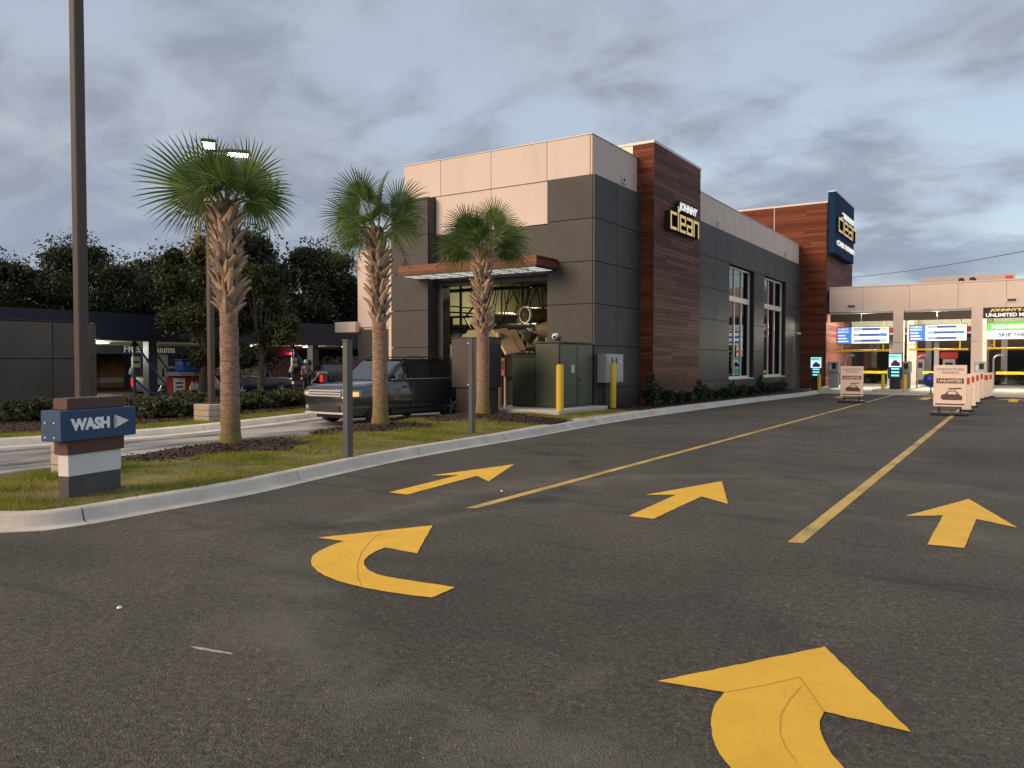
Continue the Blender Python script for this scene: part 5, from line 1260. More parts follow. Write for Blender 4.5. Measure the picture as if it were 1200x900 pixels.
for i in range(2, 17):
    y = 25.8+(i-1)*1.0
    copy_tree(ps[1 if i % 4 else 0], (-10.25+.018*(y-25)+rnd.uniform(-.1,.1), y, .13), rnd.uniform(0,6), names[i]+' glossy shrub along charcoal wall, counted from the meter box', rnd.uniform(.66,.95)*(.85 if i % 4 == 0 else 1))
hp = [make_shrub('hedge_bush', 'bushy hedge plant at far left under the grey wall', (-20.9,10.2,.13), 51, .75, .62, 1700, .075, MT['hedge'], 'hedge bushes between the wash lane and the vacuum lot'),
      make_shrub('hedge_bush', 'bushy hedge plant just left of the tall bronze pole', (-20.6,11.3,.13), 52, .8, .52, 1700, .075, MT['hedge'], 'hedge bushes between the wash lane and the vacuum lot')]
hb = [((-19.2,12.4),'bushy hedge plant just right of the blue WASH box'),((-19.4,13.3),'second hedge bush right of the blue WASH box'),((-19.6,14.2),'third hedge bush right of the blue WASH box, left of pole base'),((-20.6,13.4),'rear hedge bush behind the ones beside the WASH box'),
      ((-20.8,14.6),'rear hedge bush left of the light pole base'),((-20.1,15.4),'hedge bush partly hidden by the light pole base'),((-20.3,16.4),'hedge bush hidden behind the first palm trunk'),((-20.6,17.4),'hedge bush just right of the first palm trunk'),((-20.8,18.4),'second hedge bush right of the first palm trunk'),((-21.0,19.4),'third hedge bush right of the first palm trunk'),((-21.2,20.4),'last hedge bush, next to the front of the car'),((-21.3,9.1),'leftmost hedge bush at the foot of the grey wall')]
for k, (xy, lab) in enumerate(hb): copy_tree(hp[k % 2], (*xy, .12), k*1.3, lab, (1.0,1.1,.95,1.12,1.05,.9)[k % 6])
# ================================================================== vacuum lot
gw = thing('grey_wall', 'charcoal panelled enclosure wall at the left edge', 'wall', (-22.7, 9, 0), world=True)
mb = MB(); mb.box(-25.4,-22.77,2.0,12.84,0,2.72); mb.build('wall_core', MT['core'], gw)
for y0, y1 in [(2,4.4),(4.4,6.8),(6.8,9.2),(9.2,11.62),(11.62,12.85)]:
    for z0, z1 in [(.02,1.74),(1.74,2.76)]: panelX(-22.7, y0, y1, z0, z1, MT['dark'], gw)
for x0, x1 in [(-25.4,-22.78)]:
    mb = MB(); mb.box(x0,x1,12.845,12.9,.02,2.76); mb.build('wall_panel', MT['dark'], gw)
mb = MB(); mb.box(-25.4,-22.68,2.0,12.86,2.77,2.80); mb.build('coping', MT['darkmetal'], gw)

XV = -29.0
vac = thing('vacuum_canopy', 'long navy blue canopy over the vacuum bays', 'canopy', (XV, 22, 0), world=True)
zb, zt = 2.50, 3.52
y = 4.0; k = 0
while y < 44:
    mb = MB(); mb.box(XV-.06, XV, y+.006, y+3.99, zb, zt); mb.build('fascia_panel', MT['navy'], vac); y += 4
mb = MB(); mb.box(XV-12.6, XV-.065, 4, 44, zb+.10, zt-.12); mb.build('roof', MT['navy'], vac)
mb = MB(); mb.box(XV-.10, XV+.03, 4, 44, zb-.05, zb-.004); mb.build('gutter', MT['darkmetal'], vac)
vs = mat('vacuum_soffit', (.34,.34,.24), .6)
mb = MB(); mb.box(XV-12.6, XV-.11, 4, 44, zb+.02, zb+.098); mb.build('soffit', vs, vac)
mb = MB(); mb.box(XV-12.2, XV-12.0, 4, 44, zb-.42, zb+.015); mb.build('rear_fascia', MT['navy'], vac)
for y, w in [(15.0,.4),(19.5,.4),(24.1,.55),(28.5,.4),(33,.4)]:
    mb = MB(); mb.box(XV-1.4-w/2, XV-1.4+w/2, y-w/2, y+w/2, 0, zb+.015); mb.build('post', MT['greypost'], vac, bevel=.01)
pt = atX(194,403,XV-12.0); y0 = atX(145,405,XV-12.0).y; y1 = atX(202,405,XV-12.0).y
text_fit('vacuum_lettering', 'FREE Vacuums', (XV-11.99, y0, zb-.34), (0,1,0), (0,0,1), (y1-y0)*1.05, .40, MT['white'], vac, .02, .02)
led = emit_mat('vacuum_led', (1,.95,.85), 9)
for y, lab in [(21.0,'lit strip lamp deep under the canopy near the pale olive bay wall'),(18.2,'lit strip lamp under navy canopy left of the young oak'),(25.5,'lit strip lamp under navy canopy nearest the tan wing'),(29.8,'lit strip lamp under navy canopy behind the car bonnet')]:
    t = thing('strip_lamp', lab, 'light', (XV-(10.0 if y == 21.0 else 3.0), y, zb+.019), group='strip lamps under the vacuum canopy')
    mb = MB(); mb.box(-.14,.14,-.45,.45,-.07,-.001); mb.build('housing', MT['white'], t); mb = MB(); mb.box(-.11,.11,-.40,.40,-.09,-.071); mb.build('diffuser', led, t)
    area('strip_light', (0,0,-.35), .15, 120, (1,.93,.78), t, spread='point')
t = thing('red_lamp', 'small red lamp glowing under the navy canopy', 'light', (XV-11.98, atX(341,417,XV-11.98).y, zb-.30))
mb = MB(); mb.box(.001,.08,-.12,.12,-.06,.06); mb.build('housing', emit_mat('red_glow', (1,.03,.05), 6), t)
l = bpy.data.lights.new('red_light', 'POINT'); l.energy = 9; l.color = (1,.05,.08); l.shadow_soft_size = .06; o = bpy.data.objects.new('red_light', l); col.objects.link(o); o.parent = t; o.location = (.35,0,0)
# panelled core wall behind the bays
bw = thing('bay_wall', 'pale olive panelled wall behind the left vacuum bay', 'wall', (XV-12.7, 23, 0), world=True)
pw = mat('bay_panel', (.30,.32,.24), .6, var=.1, vscale=2)
ya, yb = atX(168,430,XV-12.7).y, atX(197,430,XV-12.7).y
for a, b in [(ya,(ya+yb)/2),((ya+yb)/2,yb)]:
    for z0, z1 in [(0,.85),(.85,2.05),(2.05,2.48)]: panelX(XV-12.7, a, b, z0, z1, pw, bw)
mb = MB(); mb.box(XV-13.7, XV-12.77, ya-.5, yb+2.6, 0, 2.49); mb.build('wall_core', MT['navy'], bw)
hosem = mat('hose_blue', (.045,.14,.36), .5)
def vac_station(label, y, hoses):
    t = thing('vacuum_station', label, 'vacuum', (XV-1.4, y, 0), group='vacuum stations with hoses')
    mb = MB(); mb.tube([(0,0,0),(0,0,2.5)], .06, 10); mb.build('pole', MT['greypost'], t)
    mb = MB(); mb.lathe([(.22,2.28),(.13,2.40),(.09,2.45),(.09,2.51)], 14); mb.build('swivel_head', MT['black'], t)
    mb = MB(); mb.box(.05,.16,-.16,.16,1.42,1.86); mb.build('notice_plate', mat('vac_notice', (.62,.62,.50), .6) if 'vac_notice' not in bpy.data.materials else bpy.data.materials['vac_notice'], t)
    mb = MB(); mb.box(.161,.165,-.12,.12,1.60,1.68); mb.build('notice_print', MT['black'], t)
    for (a, b, sag) in hoses:
        a, b = Vector(a), Vector(b); mb = MB(); pts = [a.lerp(b, u)-Vector((0,0,sag*4*u*(1-u))) for u in [i/14 for i in range(15)]]
        mb.tube(pts, .045, 8); mb.build('hose', hosem, t, smooth='all')
    mb = MB(); mb.tube([(.12,-.25,1.15),(.16,-.2,1.4)], .07, 10); mb.build('nozzle_holder', MT['white'], t)
    return t
yv = lambda px: atX(px, 430, XV-1.4).y
vac_station('vacuum station with three looping blue hoses left of the vending boxes', yv(157.5), [((.0,.15,2.35),(.6,1.55,.35),.25),((.0,.75,2.35),(.6,2.2,.35),.2),((.14,-.2,1.15),(.5,1.3,.42),.42),((0,2.9,2.05),(.3,2.3,.4),.15)])
vac_station('vacuum station with blue hoses under the red lamp', yv(343), [((.05,-.05,2.2),(.1,-.15,.5),.0),((.05,.1,2.2),(.6,1.9,.6),.3)])
vac_station('vacuum station with hoses looping left of the dark post', yv(305), [((.2,.1,1.55),(.5,-2.6,.55),.35),((.2,.15,1.5),(.5,-2.3,.4),.3),((.2,.2,1.5),(.5,-.5,.3),.1)])
# vending boxes and barrels
vx = XV+.5
def vy(px): return atX(px, 440, vx).y
t = thing('vending_box', 'red and white vending box with printed side', 'vending box', (vx, vy(214), 0), world=False); t.scale = (1,1,.8)
mb = MB(); mb.box(-.4,.0,-.45,.85,0,1.28); mb.build('body', mat('vend_red', (.42,.02,.02), .5), t, bevel=.02)
mb = MB(); mb.box(.001,.012,-.42,.10,.08,1.24); mb.build('printed_panel', MT['white'], t)
for k in range(4): mb = MB(); mb.box(.0125,.015,-.32,.0,.95-.2*k,1.03-.2*k); mb.build('print_line', MT['black'], t)
mb = MB(); mb.box(.001,.012,.3,.7,.62,.82); mb.build('emblem', MT['gold'], t)
t = thing('bottle_rack', 'dark rack of small pale spray bottles beside the vending box', 'rack', (vx, vy(232), 0)); t.scale = (1,1,.8)
mb = MB(); mb.box(-.4,.3,-1.0,1.7,.0,.62); mb.build('counter', MT['darkmetal'], t); mb = MB(); mb.box(-.5,-.4,-1.0,1.7,.62,1.5); mb.build('back_board', MT['darkmetal'], t)
mb = MB(); mb.box(-.5,.35,-1.1,1.8,1.35,1.55); mb.build('shelf', MT['grey'], t)
for k in range(4):
    b = MB(); b.lathe([(.085,0),(.09,.05),(.09,.24),(.03,.32),(.03,.38)], 10); o = b.build('spray_bottle', mat('bottle_pale', (.62,.62,.45), .4) if 'bottle_pale' not in bpy.data.materials else bpy.data.materials['bottle_pale']); o.location = (vx+.12, vy(223+4.2*k), .497)
    tag(o, ['leftmost','second from left','second from right','rightmost'][k]+' pale spray bottle on the dark rack', 'bottle', 'pale spray bottles on the rack')
    b = MB(); b.tube([(0,-.05,.40),(0,.06,.43)], .028, 6); b.build('trigger', mat('trigger_red', (.4,.05,.03), .5) if 'trigger_red' not in bpy.data.materials else bpy.data.materials['trigger_red'], o)
t = thing('storage_box', 'blue lidded box above the spray bottles', 'box', (vx+.1, vy(226), 1.242)); mb = MB(); mb.box(-.3,.2,-.7,.75,0,.46); mb.build('body', mat('box_blue', (.015,.10,.36), .5), t, bevel=.05); mb = MB(); mb.box(-.32,.22,-.72,.77,.461,.52); mb.build('lid', mat('lid_blue', (.012,.07,.28), .5), t, bevel=.02)
t = thing('waste_bag', 'small pale bag on a hook near the light pole', 'bag', (vx+.3, vy(245.5), .45)); mb = MB(); mb.lathe([(.05,0),(.22,.05),(.27,.22),(.20,.42),(.08,.55),(.04,.6)], 12); mb.build('bag', mat('bag_white', (.5,.5,.48), .7), t, smooth='all'); mb = MB(); mb.tube([(0,0,.6),(0,0,.75),(-.2,0,.8)], .015, 6); mb.build('hook', MT['darkmetal'], t)
mb = MB(); mb.tube([(-.2,0,.8),(-.2,0,-.44)], .03, 6); mb.build('stand', MT['darkmetal'], t)
# tan building far behind the canopy
tb = thing('tan_building', 'low tan building seen under the navy canopy at left', 'building', (-49, 24, 0), world=True)
a, b = atX(113,410,-49).y, atX(145.5,410,-49).y
mb = MB(); mb.box(-58,-49,a-6,b,0,3.1); mb.build('wall', mat('far_tan', (.46,.27,.15), .8, var=.06), tb); mb = MB(); mb.box(-58.2,-48.8,a-6.2,b+.2,3.101,3.5); mb.build('roof', MT['white'], tb)
mb = MB(); mb.box(-48.99,-48.95,a-3,b-.1,.3,.65); mb.build('stone_course', MT['white'], tb)
rb_ = thing('brick_building', 'dim red brick building far behind the navy canopy', 'building', (-52, 45, 0), world=True)
mb = MB(); mb.box(-60,-52,34,70,0,3.6); mb.build('wall', mat('far_brick', (.20,.085,.07), .9, var=.1), rb_)
mb = MB(); mb.box(-60.2,-51.8,33.8,70.2,3.601,3.9); mb.build('roof', MT['white'], rb_)

# ================================================================== cars
def loft(st, prof, n):
    mb = MB()
    for s in st:
        ring = prof(*s); mb.v += [(s[0], y, z) for y, z in ring]
    k = len(prof(*st[0]))
    for i in range(len(st)-1):
        for j in range(k): j2 = (j+1) % k; mb.f.append((i*k+j, i*k+j2, (i+1)*k+j2, (i+1)*k+j)); mb.m.append(0)
    mb.f.append(tuple(range(k))[::-1]); mb.m.append(0); e = (len(st)-1)*k; mb.f.append(tuple(e+j for j in range(k))); mb.m.append(0)
    return mb
tyrem = MT['black']; rimm = mat('alloy_rim', (.45,.45,.46), .3, metal=.8); chrome = mat('chrome', (.72,.72,.73), .22, metal=.45); plastic = mat('trim_black', (.015,.015,.016), .5)
cabinm = mat('cabin_dark', (.01,.01,.011), .8); amber = mat('lamp_amber', (.5,.27,.12), .3, emis=(1,.50,.16), estr=.7); lampc = mat('lamp_clear', (.34,.33,.32), .08, spec=.9, coat=.8); tail = mat('lamp_red', (.4,.01,.01), .3, emis=(1,.05,.04), estr=.5)
def car(label, loc, rz, paint, L=5.12, W=1.93, H=1.70, belt=1.14, hood=1.03, suv=True, roofm=None, group=None, grille=True, rails=False):
    """local x forward, y left"""
    t = thing('car', label, 'car', loc, rz, group=group); hl, hw = L/2, W/2
    def prof(x, w, zt, zb):
        w = w*hw; return [(0,zb),(-w*.86,zb),(-w*.97,zb+.12),(-w,zb+.34),(-w*.99,zt-.20),(-w*.955,zt-.05),(-w*.86,zt-.005),(-w*.4,zt+.018),(0,zt+.022),(w*.4,zt+.018),(w*.86,zt-.005),(w*.955,zt-.05),(w*.99,zt-.20),(w,zt-.0-.0+0 if False else zb+.34),(w*.97,zb+.12),(w*.86,zb)]
    cow = hl-1.36 if suv else hl-1.45
    st = [(-hl,.84,belt-.10,.40),(-hl+.05,.93,belt-.02,.34),(-hl+.25,.98,belt,.28),(-hl*.5,1,belt,.25),(0,1,belt-.01,.25),(cow-.1,1,belt-.03,.25),(cow+.15,.995,belt-.06,.25),(hl-.75,.985,hood+.02,.25),(hl-.40,.97,hood-.005,.25),(hl-.20,.945,hood-.03,.26),(hl-.09,.905,hood-.055,.28),(hl-.03,.86,hood-.085,.31),(hl,.80,hood-.13,.35)]
    body = loft(st, prof, 16).build('body', paint, t, smooth=True)
    xa, xb = hl-.98, -hl+1.15
    # wheel arches are cut out of the body
    cut = MB()
    for x in (xa, xb):
        for s in (-1, 1): cut.tube([(x, s*(hw-.24), .36), (x, s*(hw+.2), .36)], .42, 24)
    cu = cut.build('arch_cutter', plastic)
    md = body.modifiers.new('b', 'BOOLEAN'); md.object = cu; md.operation = 'DIFFERENCE'; md.solver = 'EXACT'
    dg_ = bpy.context.evaluated_depsgraph_get(); me = bpy.data.meshes.new_from_object(body.evaluated_get(dg_)); body.modifiers.clear(); body.data = me; bpy.data.objects.remove(cu)
    # greenhouse
    rl = -hl+.30 if suv else -hl+1.25; rr = -hl+.10 if suv else -hl+.55
    wf, wr_ = cow+.10, cow-.72
    bz = belt-.03; tz = H-.06
    def gh(w0, w1, x): return None
    B = [(wf,.80*hw/.965*1.0,bz-.06),(wr_,.80,tz),(rl,.80,tz),(rr,.86,bz-.02)]
    bw_, tw_ = hw*.925, hw*.80
    v = []
    for x, w, z in [(wf,bw_*.93,bz-.06),(wr_,tw_,tz),(rl,tw_,tz),(rr,bw_*.96,bz-.02)]: v += [(x,-w,z),(x,w,z)]
    # side belt line points
    mb = MB(); mb.add(v, [(0,1,3,2),(2,3,5,4),(4,5,7,6),(0,2,4,6),(1,7,5,3),(0,6,7,1)]); gho = mb.build('cabin', roofm or paint, t, bevel=.05, seg=3, ang=20, smooth=True)
    rf = MB(); rf.box(rl+.05, wr_-.05, -tw_+.03, tw_-.03, tz+.004, tz+.04); rf.build('roof', roofm or paint, t, bevel=.03, seg=2)
    def quad(name, P, off, m, par, th=.006):
        P = [Vector(p) for p in P]; n_ = (P[1]-P[0]).cross(P[3]-P[0]).normalized()
        c_ = sum(P, Vector())/4
        if n_.dot(c_-Vector((0,0,1.0))) < 0: n_ = -n_
        m_ = MB(); m_.add([p+n_*off for p in P]+[p+n_*(off+th) for p in P], [(0,1,2,3),(4,5,6,7),(0,1,5,4),(1,2,6,5),(2,3,7,6),(3,0,4,7)]); 
        o = m_.build(name, m, par); bm = bmesh.new(); bm.from_mesh(o.data); bmesh.ops.recalc_face_normals(bm, faces=bm.faces); bm.to_mesh(o.data); bm.free(); return o
    def lerp3(a, b, u): return Vector(a).lerp(Vector(b), u)
    dk = mat('glass_backing', (.012,.014,.016), .25, spec=.8) if 'glass_backing' not in bpy.data.materials else bpy.data.materials['glass_backing']
    cg = bpy.data.materials.get('car_window') or mat('car_window', (.020,.026,.030), .03, spec=1.0, coat=.6)
    # windscreen, rear
    a0, a1, b0, b1 = Vector(v[0]), Vector(v[1]), Vector(v[2]), Vector(v[3])
    quad('windscreen', [a0.lerp(b0,.12).lerp(a1.lerp(b1,.12),.06), a0.lerp(b0,.12).lerp(a1.lerp(b1,.12),.94), a0.lerp(b0,.90).lerp(a1.lerp(b1,.90),.93), a0.lerp(b0,.90).lerp(a1.lerp(b1,.90),.07)], .004, cg, t)
    c0, c1, d0, d1 = Vector(v[4]), Vector(v[5]), Vector(v[6]), Vector(v[7])
    quad('rear_window', [c0.lerp(d0,.12).lerp(c1.lerp(d1,.12),.08), c0.lerp(d0,.12).lerp(c1.lerp(d1,.12),.92), c0.lerp(d0,.80).lerp(c1.lerp(d1,.80),.92), c0.lerp(d0,.80).lerp(c1.lerp(d1,.80),.08)], .004, cg, t)
    def sidept(s, x, u):   # u 0 belt..1 roof
        k0 = 0 if s < 0 else 1
        A0, A1, A2, A3 = Vector(v[0+k0]), Vector(v[2+k0]), Vector(v[4+k0]), Vector(v[6+k0])
        fr, bk = A0.lerp(A1, u), A3.lerp(A2, u); q = (x-bk.x)/(fr.x-bk.x); return bk.lerp(fr, q)
    xs = [(wr_+.42, .02, wr_-.02, wr_-.02)] if False else None
    n_w = 3 if suv else 2
    edges = [wf-.18, .35, -.62, -1.75, rl+.0] if suv else [wf-.20, .10, -.85, rl-.05]
    for s in (-1, 1):
        for i in range(len(edges)-1):
            f_, b_ = edges[i]-.05, edges[i+1]+.05
            ft = min(f_, wr_-.05); bt = max(b_, rl+.02) if i == len(edges)-2 else b_
            if i == 0: ft = wr_-.02
            quad('side_window', [sidept(s,f_,.12), sidept(s,ft,.86), sidept(s,bt,.86), sidept(s,b_,.12)], .005, cg, t)
        # door seams, handles, mirror, sill, chrome
        for xdoor in edges[1:3]:
            m_ = MB(); m_.box(xdoor-.006, xdoor+.006, s*(hw-.02), s*(hw+.0015), .38, belt-.10); m_.build('door_seam', plastic, t)
            m_ = MB(); m_.box(xdoor+.10, xdoor+.30, s*(hw-.01), s*(hw+.03), belt-.22, belt-.18); m_.build('door_handle', paint, t)
        m_ = MB(); m_.box(wf-.62, wf-.42, s*(hw-.02), s*(hw+.17), belt-.02, belt+.16); m_.build('mirror', paint, t, bevel=.03, seg=2)
        m_ = MB(); m_.box(xb+.45, xa-.45, s*(hw-.06), s*(hw+.006), .26, .36); m_.build('sill_trim', plastic, t)
        m_ = MB(); m_.box(rl+.1, wf-.25, s*(hw*.935), s*(hw*.96), belt-.005, belt+.014); m_.build('belt_trim', chrome, t)
        if rails:
            m_ = MB(); m_.tube([(rl+.15,s*(tw_-.06),tz+.04),(rl+.25,s*(tw_-.05),tz+.10),(wr_-.25,s*(tw_-.05),tz+.10),(wr_-.12,s*(tw_-.06),tz+.04)], .018, 6); m_.build('roof_rail', plastic, t)
    for x in (xa, xb):
        for s in (-1, 1):
            w = MB(); w.tube([(x,s*(hw-.235),.36),(x,s*(hw-.21),.36),(x,s*(hw-.03),.36),(x,s*(hw-.005),.36)], [.33,.36,.36,.33], 28); wo = w.build('wheel', tyrem, t, smooth=True)
            w = MB(); w.tube([(x,s*(hw-.02),.36),(x,s*(hw+.002),.36)], [.24,.25], 24); w.build('rim', plastic, wo)
            for k in range(5):
                a = k*2*math.pi/5; w = MB(); w.tube([(x,s*(hw+.006),.36),(x+math.cos(a)*.23,s*(hw+.006),.36+math.sin(a)*.23)], [.05,.03], 6); w.build('spoke', rimm, wo)
    # nose
    if grille:
        m_ = MB(); m_.box(hl-.06, hl+.012, -.60*hw/.965, .60*hw/.965, hood-.33, hood-.135); gr = m_.build('grille', plastic, t, bevel=.01)
        for k in range(3): m_ = MB(); m_.box(hl+.013, hl+.035, -.59*hw/.965, .59*hw/.965, hood-.325+k*.066, hood-.285+k*.066); m_.build('grille_bar', chrome, gr, bevel=.006)
    for s in (-1, 1):
        k_ = hw/.965
        pl_ = [(hl+.012,.60),(hl-.004,.76),(hl-.055,.855),(hl-.16,.925),(hl-.34,.966),(hl-.36,.90),(hl-.1,.70),(hl-.06,.60)]
        m_ = MB(); m_.prism([(a, s*b*k_) for a, b in pl_], (0,0,hood-.335), (1,0,0), (0,1,0), (0,0,1), .175); h_ = m_.build('headlight', lampc, t, bevel=.012)
        m_ = MB(); m_.prism([(a, s*b*k_) for a, b in [(hl-.05,.862),(hl-.155,.933),(hl-.25,.957),(hl-.25,.90),(hl-.12,.84)]], (0,0,hood-.31), (1,0,0), (0,1,0), (0,0,1), .11); m_.build('indicator', amber, h_)
        m_ = MB(); m_.tube([(hl-.03,s*.70*k_,hood-.25),(hl+.014,s*.70*k_,hood-.25)], .055, 14); m_.build('lamp_bowl', chrome, h_)
        m_ = MB(); m_.tube([(hl+.0145,s*.70*k_,hood-.25),(hl+.016,s*.70*k_,hood-.25)], .030, 12); m_.build('lamp_bulb', amber, h_)
        m_ = MB(); m_.tube([(hl-.05,s*.70,.47),(hl+.01,s*.70,.47)], .055, 12); m_.build('fog_lamp', lampc, t)
        m_ = MB(); m_.box(-hl-.012,-hl+.10, s*hw*.80, s*hw*.955, belt-.45, belt-.10); m_.build('tail_lamp', tail, t)
    m_ = MB(); m_.box(hl-.08, hl+.03, -.56*hw, .56*hw, .36, .52); m_.build('lower_intake', plastic, t, bevel=.01)
    m_ = MB(); m_.box(hl-.14, hl+.025, -.80*hw, .80*hw, .29, .345); m_.build('bumper_lip', chrome, t, bevel=.01)
    m_ = MB(); m_.box(-hl+.2, hl-.3, -hw+.28, hw-.28, .18, .30); m_.build('underbody', plastic, t)
    return t
greyp = mat('car_paint_grey', (.042,.044,.050), .22, metal=.4, coat=1.0); bluep = mat('car_paint_blue', (.015,.028,.085), .3, metal=.4, coat=.8); blackp = mat('car_paint_black', (.012,.012,.014), .25, coat=.8); silverp = mat('car_paint_silver', (.32,.31,.30), .3, metal=.6, coat=.6)
car('dark grey boxy station wagon leaving the tunnel', (-14.97, 17.10, .008), R(-92), greyp, rails=True, hood=1.07, belt=1.17, H=1.74, roofm=mat('gloss_black', (.012,.012,.013), .12, coat=.8))
car('dark blue saloon parked left of the dark canopy post', (XV-1.0, 24.0, .0), R(95), bluep, L=4.6, W=1.8, H=1.45, belt=.98, hood=.90, suv=False, group='cars in the vacuum bays')
car('black hatchback at the vacuums behind the wagon bonnet', (XV-2.2, 30.2, .0), R(150), blackp, L=4.5, W=1.85, H=1.62, belt=1.08, hood=.98, group='cars in the vacuum bays')
car('silver car under the navy canopy behind the young oak', (XV-4.5, 23.2, .0), R(60), silverp, L=4.5, W=1.8, H=1.46, belt=.98, hood=.90, suv=False, group='cars in the vacuum bays')

# ================================================================== people
skin = mat('skin', (.42,.26,.19), .6); hair = mat('hair', (.03,.02,.015), .8)
def person(label, loc, rz, J_, shirt, trousers, cap=None):
    """J_: joint name -> (x forward, y left, z)"""
    t = thing('person', label, 'person', loc, rz, group='people cleaning a car')
    rad = dict(pel=.15,sp=.135,ch=.16,nk=.06,hd0=.075,hd=.105,hd2=.085,hipL=.10,hipR=.10,knL=.065,knR=.065,anL=.045,anR=.045,toL=.04,toR=.04,shL=.07,shR=.07,elL=.048,elR=.048,wrL=.033,wrR=.033,paL=.035,paR=.035)
    ed = [('pel','sp'),('sp','ch'),('ch','nk'),('nk','hd0'),('hd0','hd'),('hd','hd2'),('pel','hipL'),('hipL','knL'),('knL','anL'),('anL','toL'),('pel','hipR'),('hipR','knR'),('knR','anR'),('anR','toR'),('ch','shL'),('shL','elL'),('elL','wrL'),('wrL','paL'),('ch','shR'),('shR','elR'),('elR','wrR'),('wrR','paR')]
    def skinmesh(name, edges, pos, rads, m, par, subdiv=2):
        ns = []
        for a, b in edges:
            for q in (a, b):
                if q not in ns: ns.append(q)
        me = bpy.data.meshes.new(name); me.from_pydata([pos[n_] for n_ in ns], [(ns.index(a), ns.index(b)) for a, b in edges], [])
        o = bpy.data.objects.new(name, me); col.objects.link(o)
        md = o.modifiers.new('skin', 'SKIN'); md.use_smooth_shade = True
        bpy.context.view_layer.objects.active = o
        sv = me.skin_vertices[0].data if me.skin_vertices else None
        if sv is None: bm = bmesh.new(); bm.from_mesh(me); bm.verts.layers.skin.verify(); bm.to_mesh(me); bm.free(); sv = me.skin_vertices[0].data
        for i, n_ in enumerate(ns): sv[i].radius = (rads[n_], rads[n_]); sv[i].use_root = (i == 0)
        s2 = o.modifiers.new('s', 'SUBSURF'); s2.levels = subdiv; s2.render_levels = subdiv
        dg2 = bpy.context.evaluated_depsgraph_get(); me2 = bpy.data.meshes.new_from_object(o.evaluated_get(dg2)); bpy.data.objects.remove(o)
        me2.materials.clear(); me2.materials.append(m); o2 = bpy.data.objects.new(name, me2); col.objects.link(o2)
        if par: o2.parent = par
        return o2
    pos = {k: Vector(v) for k, v in J_.items()}
    edges = list(ed)
    for s in 'LR':
        w, p_ = pos['wr'+s], pos['pa'+s]; d = (p_-w).normalized(); sd_ = d.cross(Vector((0,1,0))); sd_ = sd_.normalized() if sd_.length > .1 else Vector((1,0,0))
        for k in range(4):
            a, b = f'f{s}{k}a', f'f{s}{k}b'; ln = (.075,.088,.082,.062)[k]; o_ = sd_*(k-1.5)*.021
            pos[a] = p_+o_+d*.02; pos[b] = p_+o_+d*ln+Vector((0,0,-.02)); rad[a] = .009; rad[b] = .008; edges += [('pa'+s, a), (a, b)]
        a = f't{s}'; pos[a] = w.lerp(p_,.5)+sd_*-.06+d*.02; rad[a] = .010; edges.append(('pa'+s, a))
    body = skinmesh('body', edges, pos, rad, skin, t)
    rs = {k: v*1.10+.008 for k, v in rad.items()}
    skinmesh('shirt', [('pel','sp'),('sp','ch'),('ch','shL'),('ch','shR'),('shL','eL'),('shR','eR')], {**pos, 'eL': pos['shL'].lerp(pos['elL'],.75), 'eR': pos['shR'].lerp(pos['elR'],.75)}, {**rs, 'eL': .066, 'eR': .066}, shirt, t)
    skinmesh('trousers', [('pel','hipL'),('hipL','knL'),('knL','anL'),('pel','hipR'),('hipR','knR'),('knR','anR')], pos, {k: v*1.14+.012 for k, v in rad.items()}, trousers, t)
    for s in 'LR':
        skinmesh('shoe', [('anx','tox')], {'anx': pos['an'+s]-Vector((.03,0,.03)), 'tox': pos['to'+s]+Vector((.05,0,0))}, {'anx': .055, 'tox': .045}, plastic, t, 1)
    h = pos['hd']; f = (pos['hd2']-pos['hd0']).normalized(); up_ = f; fw_ = Vector((1,0,0)); fw_ = (fw_-up_*fw_.dot(up_)).normalized(); sdv = up_.cross(fw_)
    mb = MB(); 
    r0 = .118
    for i in range(7):
        ph = -0.2+1.77*i/6
        for k in range(14):
            a = 2*math.pi*k/14; mb.v.append(tuple(h+up_*(.04+r0*math.sin(ph))+(-fw_*.012)+(fw_*math.cos(a)+sdv*math.sin(a))*r0*max(.01,math.cos(ph))))
    for i in range(6):
        for k in range(14): mb.f.append((i*14+k,i*14+(k+1)%14,(i+1)*14+(k+1)%14,(i+1)*14+k)); mb.m.append(0)
    hr = mb.build('cap' if cap else 'hair', cap or hair, t, smooth='all')
    if cap: mb = MB(); mb.frame(h+up_*.05+fw_*.09, fw_, sdv, up_, 0, .10, -.07, .07, 0, .015); mb.build('cap_brim', cap, hr, bevel=.005)
    for s in (-1, 1):
        mb = MB(); q = h+fw_*.098+sdv*.038*s; mb.tube([q, q+fw_*.008], .012, 8); mb.build('eye', MT['black'], t)
        mb = MB(); q = h+sdv*.105*s-up_*.01; mb.tube([q, q+sdv*.012*s], [.03,.026], 8); mb.build('ear', skin, t)
    mb = MB(); mb.tube([h+fw_*.095-up_*.012, h+fw_*.125-up_*.038], [.010,.017], 8); mb.build('nose', skin, t)
    mb = MB(); mb.tube([h+fw_*.094-up_*.066-sdv*.025, h+fw_*.094-up_*.066+sdv*.025], .007, 6); mb.build('mouth', mat('lips', (.30,.12,.10), .6) if 'lips' not in bpy.data.materials else bpy.data.materials['lips'], t)
    return t
